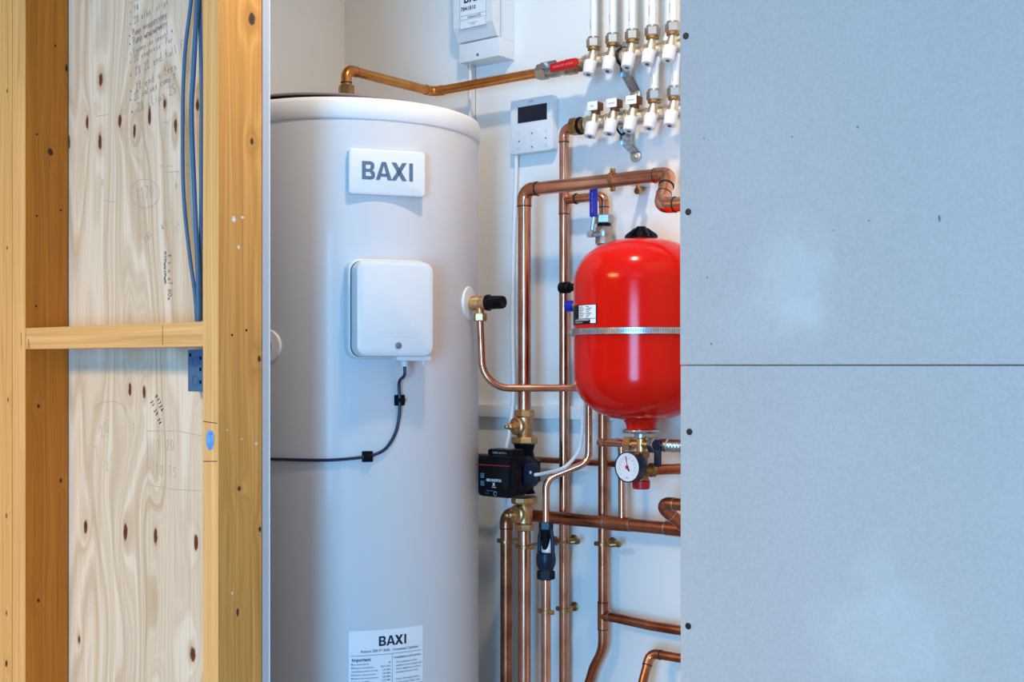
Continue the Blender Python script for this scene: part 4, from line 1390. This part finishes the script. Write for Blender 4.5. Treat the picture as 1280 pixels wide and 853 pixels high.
# data label on the shell
def onV(px, py, lift):
    u = (px - 640) / FPX
    d = Vector((CY * u - SY, SY * u + CY, 0))
    rr = VR + lift
    o = Vector((VX, VY, 0))
    a, b, c = d.dot(d), -2 * d.dot(o), o.dot(o) - rr * rr
    disc = max(b * b - 4 * a * c, 0)
    t = (-b - math.sqrt(disc)) / (2 * a)
    return Vector((d.x * t, d.y * t, EYE + (457 - py) / FPX * t))


def angV(px):
    p = onV(px, 400, 0)
    return math.atan2(p.y - VY, p.x - VX)


aR = angV(746.5)
aL = aR - .83
zlt, zlb = EYE + (457 - 379.5) / FPX * 2.30, EYE + (457 - 404.5) / FPX * 2.30


def lab(u, v, lift):
    a = aL + (aR - aL) * u
    return Vector((VX + (VR + lift) * math.cos(a), VY + (VR + lift) * math.sin(a), zlb + (zlt - zlb) * v))


vl = MB().flat(rect2d(0, 0, 1, 1, 16), lambda u, v: lab(u, v, .0006)).build('data_label', BLACK, EV)
MB().flat(join2d([rect2d(.48, .29, .975, .965, 8), rect2d(.84, .04, .975, .26, 2), rect2d(.30, .18, .80, .20, 6), rect2d(.30, .08, .62, .10, 6), rect2d(.30, .235, .97, .255, 6)]), lambda u, v: lab(u, v, .0009)).build('white_field', STICK, vl)
pr = []
for i in range(7):
    pr.append(rect2d(.50, .36 + i * .085, .50 + .12 + .03 * (i % 3), .385 + i * .085, 2))
    pr.append(rect2d(.72 + .03 * (i % 2), .36 + i * .085, .80 + .04 * (i % 3), .39 + i * .085, 2))
MB().flat(join2d(pr), lambda u, v: lab(u, v, .0012)).build('small_print', INK, vl, 0)

# strap around the vessel
ST = thing('mounting_strap', 'perforated steel strap clamped round the middle of the red vessel', 'strap', (VX, YB, zm))
hb = .0062
MB().lathe([(VR + .0026, -hb), (VR + .0038, -hb + .0006), (VR + .0038, hb - .0006), (VR + .0026, hb), (VR + .0026, -hb)], (VX, VY, zm), UP, 96, False).build('band', STEEL, ST)
for k in range(46):
    a = angV(730) + k * .034
    p = Vector((VX + (VR + .0039) * math.cos(a), VY + (VR + .0039) * math.sin(a), zm))
    d = Vector((math.cos(a), math.sin(a), 0))
    if k == 0:
        so = MB().plate((0, 0, 0), Vector((0, 1, 0)), UP, .0016, .0060, .0004, .0006, 0, 2).build('slot', mat('slot_grey', (.22, .24, .28), .6), ST, cut=False)
    else:
        so = so0.copy()
        COL.objects.link(so)
    if k == 0:
        so0 = so
    so.location = p - ST.location
    so.rotation_euler = (0, 0, a)
ap = at(717.5, 410, 2.02)
MB().box((ap.x - .002, 2.012, zm - .007), (ap.x + .001, 2.035, zm + .007), .0005).build('clamp_ear', STEEL, ST)
MB().nut((ap.x - .002, 2.020, zm), (ap.x - .009, 2.020, zm), .0075).cyl((ap.x - .009, 2.020, zm), (ap.x - .014, 2.020, zm), .003, 12).build('clamp_bolt', STEEL, ST)
MB().box((VX - .02, VY + VR + .001, zm - .02), (VX + .02, YB - .0005, zm + .02), .001).build('wall_bracket', STEEL, ST)

# filling valve heads that stick out behind the vessel
FV = thing('filling_valve', 'black and blue valve caps poking out from behind the red vessel', 'valve', at(712, 372, 2.10))
q = at(700.5, 360, 2.090)
MB().lathe([(.0105, 0), (.0122, .002), (.0122, .022), (.0110, .024), (.0085, .026)], q, XV, 24).lathe([(.0080, .024), (.0080, .10)], q, XV, 18).build('cap', BLACKG, FV)['label'] = 'black cap'
q = at(708.5, 383, 2.095)
MB().lathe([(.0100, 0), (.0118, .002), (.0118, .016), (.0100, .018)], q, XV, 20).build('cap', BLUEP, FV)['label'] = 'blue cap'
MB().lathe([(.0070, .016), (.0070, .09)], q, XV, 18).build('stem', CHROME, FV)

# ------------------------------------------------------------------ safety group under the vessel
zc = EYE + (457 - 556) / FPX * 2.40
SG = thing('safety_group', 'brass safety group with a pressure gauge and a red cap, under the red vessel', 'safety valve', (VX, VY, zc - .09))
c = Vector((VX, VY, zc))
MB().nut((VX, VY, fz - .012), (VX, VY, zc + .011), .0165, (1, 0, 0), 4).build('top_nut', BRASS, SG, 20)
MB().cyl(c + UP * .012, c + UP * -.016, .0095, 20).cyl(c + XV * -.020, c + XV * .022, .0085, 20).build('cross_body', BRASS, SG)
MB().nut(c + XV * -.036, c + XV * -.019, .0150).build('compression_nut', BRASS, SG, 20)
MB().nut(c + UP * -.014, c + UP * -.026, .0165, (1, 0, 0), 4).lathe([(.0125, -.025), (.0125, -.055), (.0145, -.058), (.0145, -.070)], c, UP, 24).build('valve_body', BRONZE, SG, 25)
MB().lathe([(.0145, -.068), (.0172, -.070), (.0168, -.084), (.0150, -.0855), (0, -.0855)], c, UP, 24).build('cap', REDP, SG)['label'] = 'red cap'
# gauge
gz = EYE + (457 - 585) / FPX * 2.36
gc = Vector((VX, VY, gz))
gd = Vector((-.05, -1, 0)).normalized()
K = 1.22                                       # gauge size
g_ = gc + gd * .010
gp = MB().lathe([(.0120, 0), (.0130, .004), (.0225 * K, .010), (.0240 * K, .014), (.0240 * K, .036), (.0225 * K, .0365), (.0220 * K, .0345)], g_, gd, 36).build('pressure_gauge', NAVY, SG)
gf = g_ + gd * .0350
gr = Vector((-gd.y, gd.x, 0)) * -1
if gr.x < 0:
    gr = -gr
MB().lathe([(.0222 * K, 0), (0, .0002)], gf, gd, 36, False).build('dial', DIAL, gp)
P2 = lambda x, z: gf + gd * .0006 + gr * (x * K) + UP * (z * K)
tk = []
for k in range(25):
    a = math.radians(225 - 270 * k / 24)
    r0 = .0150 if k % 4 == 0 else .0165
    tk.append(line2d(r0 * math.cos(a), r0 * math.sin(a), .0182 * math.cos(a), .0182 * math.sin(a), .0004))
tk.append(shift(text2d('bar', .0042, .01, 'CENTER'), 0, -.0175))
MB().flat(join2d(tk), P2).build('dial_marks', mat('dial_marks', (.25, .26, .32), .5), gp, 0)
MB().flat(join2d([line2d(.001, .0015, -.0042, .0165, .0011), line2d(.0, .0, -.0016, .0165, .0008)] + [line2d(.0140 * math.cos(math.radians(a)), .014 * math.sin(math.radians(a)), .0140 * math.cos(math.radians(a + 12)), .014 * math.sin(math.radians(a + 12)), .0006) for a in range(-30, 200, 24)]), lambda x, z: P2(x, z) + gd * .0004).build('needle', mat('red_needle', (.55, .05, .08), .5), gp, 0)
MB().flat(line2d(0, 0, .0040, -.0060, .0028), lambda x, z: P2(x, z) + gd * .0005).build('needle_tail', INK, gp, 0)
MB().lathe([(.0036, 0), (.0036, .0012), (0, .0016)], gf + gd * .0008, gd, 16).build('hub', REDP, gp)
# outlet towards the wall
o0 = at(812, 588, VY - .002)
MB().lathe([(.0090, -.012), (.0105, .0), (.0135, .002), (.0135, .010), (.0100, .012)], o0, Vector((.45, .9, 0)), 24).build('outlet_nut', BRONZE, SG)
# lever valve and flexible hose on the other side
MB().nut(c + XV * .020, c + XV * .034, .0165).build('end_nut', STEEL, SG, 20)
MB().lathe([(.0120, .033), (.0130, .045), (.0120, .052)], c, XV, 20).build('valve_stub', STEEL, SG)
MB().plate(c + Vector((.046, -.012, -.020)), XV, UP, .0135, .040, .006, .003, .001).cyl(c + Vector((.046, -.006, .002)), c + Vector((.046, -.022, .002)), .0085, 16).build('lever', NAVY, SG)
pipe('short copper branch joining the safety outlet to the wall', [dict(p=[o0 + Vector((.0025, .005, 0)), (o0.x + .046, 2.13, o0.z), (XR - .001, 2.13, o0.z)], r=.0102, b=.015)], COPPERD, base=o0)
fh = thing('flexible_hose', 'grey corrugated connector running from the safety group lever behind the plasterboard', 'hose', c + XV * .052)
hp_ = [(.0100, .052), (.0128, .054), (.0128, .060)]
for k in range(40):
    hp_ += [(.0105, .062 + k * .007), (.0122, .064 + k * .007), (.0122, .0665 + k * .007)]
MB().lathe(hp_, c, XV, 18).build('hose', STEEL, fh)

# little pipe from the group's other side, back and down to the header
xq = at(748, 555.5, VY).x
pipe('narrow copper pipe bending back from the brass safety group and down into the level pipe',
     [dict(p=[c + XV * -.030, (xq, VY, zc), (xq + .0015, YH, zc - .003), (xq + .0015 + .001, YH, zhc)], r=.0072, b=.010, rm=COPPERD)], base=(xq, YH, zhc))

# ------------------------------------------------------------------ pipe clips
CLIPM = mat('clip_brass', (.58, .35, .15), .35, 1.0, noise=(.36, .20, .08), nscale=80)


def clip(px, py, y, r, label, tail=None, ax='z', stem=True):
    p = at(px, py, y)
    T = thing('pipe_clip', label, 'pipe clip', p, 'brass pipe clips')
    if ax == 'z':
        A_, B_ = UP, XV
    else:
        A_, B_ = XV, UP
    MB().lathe([(r + .0004, -.0035), (r + .0022, -.0030), (r + .0022, .0030), (r + .0004, .0035), (r + .0004, -.0035)], p, A_, 28, False).build('ring', CLIPM, T)
    for s in (-1, 1):
        q = p + B_ * s * (r + .0045)
        MB().box(q + Vector((-.0045, -.0035, -.0045)), q + Vector((.0045, .0035, .0045)), .001).cyl(q + Vector((0, -.0035, 0)), q + Vector((0, -.0065, 0)), .0032, 12, .0006).build('lug', CLIPM, T)
    if stem is None:
        pass
    elif stem:
        MB().cyl(p + Vector((0, r + .001, 0)), (p.x, YB - .001, p.z), .0040, 12).build('stem', CLIPM, T)
        MB().lathe([(.010, 0), (.010, -.002), (.006, -.004)], (p.x, YB - .0005, p.z), (0, 1, 0), 18).build('foot', CLIPM, T)
    else:
        MB().cyl(p + Vector((r + .004, .002, .001)), p + Vector((r + .026, .095, .004)), .0055, 14, .001).build('stem', STEEL, T)
    if tail:
        q = p + B_ * (r + .010)
        MB().cyl(q + Vector((.0, -.002, .0)), q + Vector((tail, .006, .003)), .0052, 12, .001).lathe([(.0066, 0), (.0066, -.003), (.003, -.004)], q + Vector((tail, .002, .003)), (0, 1, 0), 16).build('tail_screw', BRONZE, T)
    return T


clip(632.5, 677, YH, .0132, 'brass clip on the elbowed pipe closest to the cylinder')
clip(656, 683.5, Y5, .0138, 'brass clip just below the lower pump valve')
clip(704, 677, Y7, .0103, 'brass clip on the wall pipe beside the black tundish', .016)
clip(753, 680.5, Y9, .0098, 'brass clip under the level pipe, nearest the plasterboard', .020)
clip(682.5, 765, 2.04, .0098, 'brass clip on the waste pipe below the tundish', stem=None)
clip(705, 762, Y7, .0103, 'brass clip low on the wall pipe next to the waste pipe')
clip(766, 225, Y5, .0138, 'brass clip holding the thick level pipe above the red vessel', None, 'x')
cl = thing('pipe_clip', 'loose brass clip end showing under the thick level pipe', 'pipe clip', at(796, 238, 2.16), 'brass pipe clips')
q = at(797, 232, 2.150)
MB().box(q + Vector((-.012, -.004, .000)), q + Vector((.006, .036, .012)), .001).build('foot', STEEL, cl)
MB().tube([q + Vector((.003, -.004, .008)), q + Vector((.004, -.004, -.010))], .0042, 0, 12).cyl(q + Vector((.004, .004, -.012)), q + Vector((.004, -.010, -.012)), .0068, 16, .001).build('lug', CLIPM, cl)

# cupboard ceiling lamp, and a disc added for the room's fill light
CLm = mat('lamp_glass', (.9, .9, .9), .4)
CLm.node_tree.nodes['Principled BSDF'].inputs['Emission Color'].default_value = (1, .93, .84, 1)
CLm.node_tree.nodes['Principled BSDF'].inputs['Emission Strength'].default_value = 2.0
for x, y, r, s in ((-1.16, 1.50, .055, 'small round ceiling lamp inside the cupboard'), (-2.20, -1.20, .46, 'wide flat fill light added in the room outside the cupboard')):
    T = thing('ceiling_lamp_or_fill', s, 'lamp', (x, y, CZ))
    MB().lathe([(r, 0), (r + .012, -.002), (r + .012, -.012), (r, -.016), (r - .002, -.010)], (x, y, CZ), UP, 32).build('rim', PLASTIC, T)
    MB().lathe([(r - .002, -.011), (0, -.0115)], (x, y, CZ), UP, 32, False).build('diffuser', CLm, T)
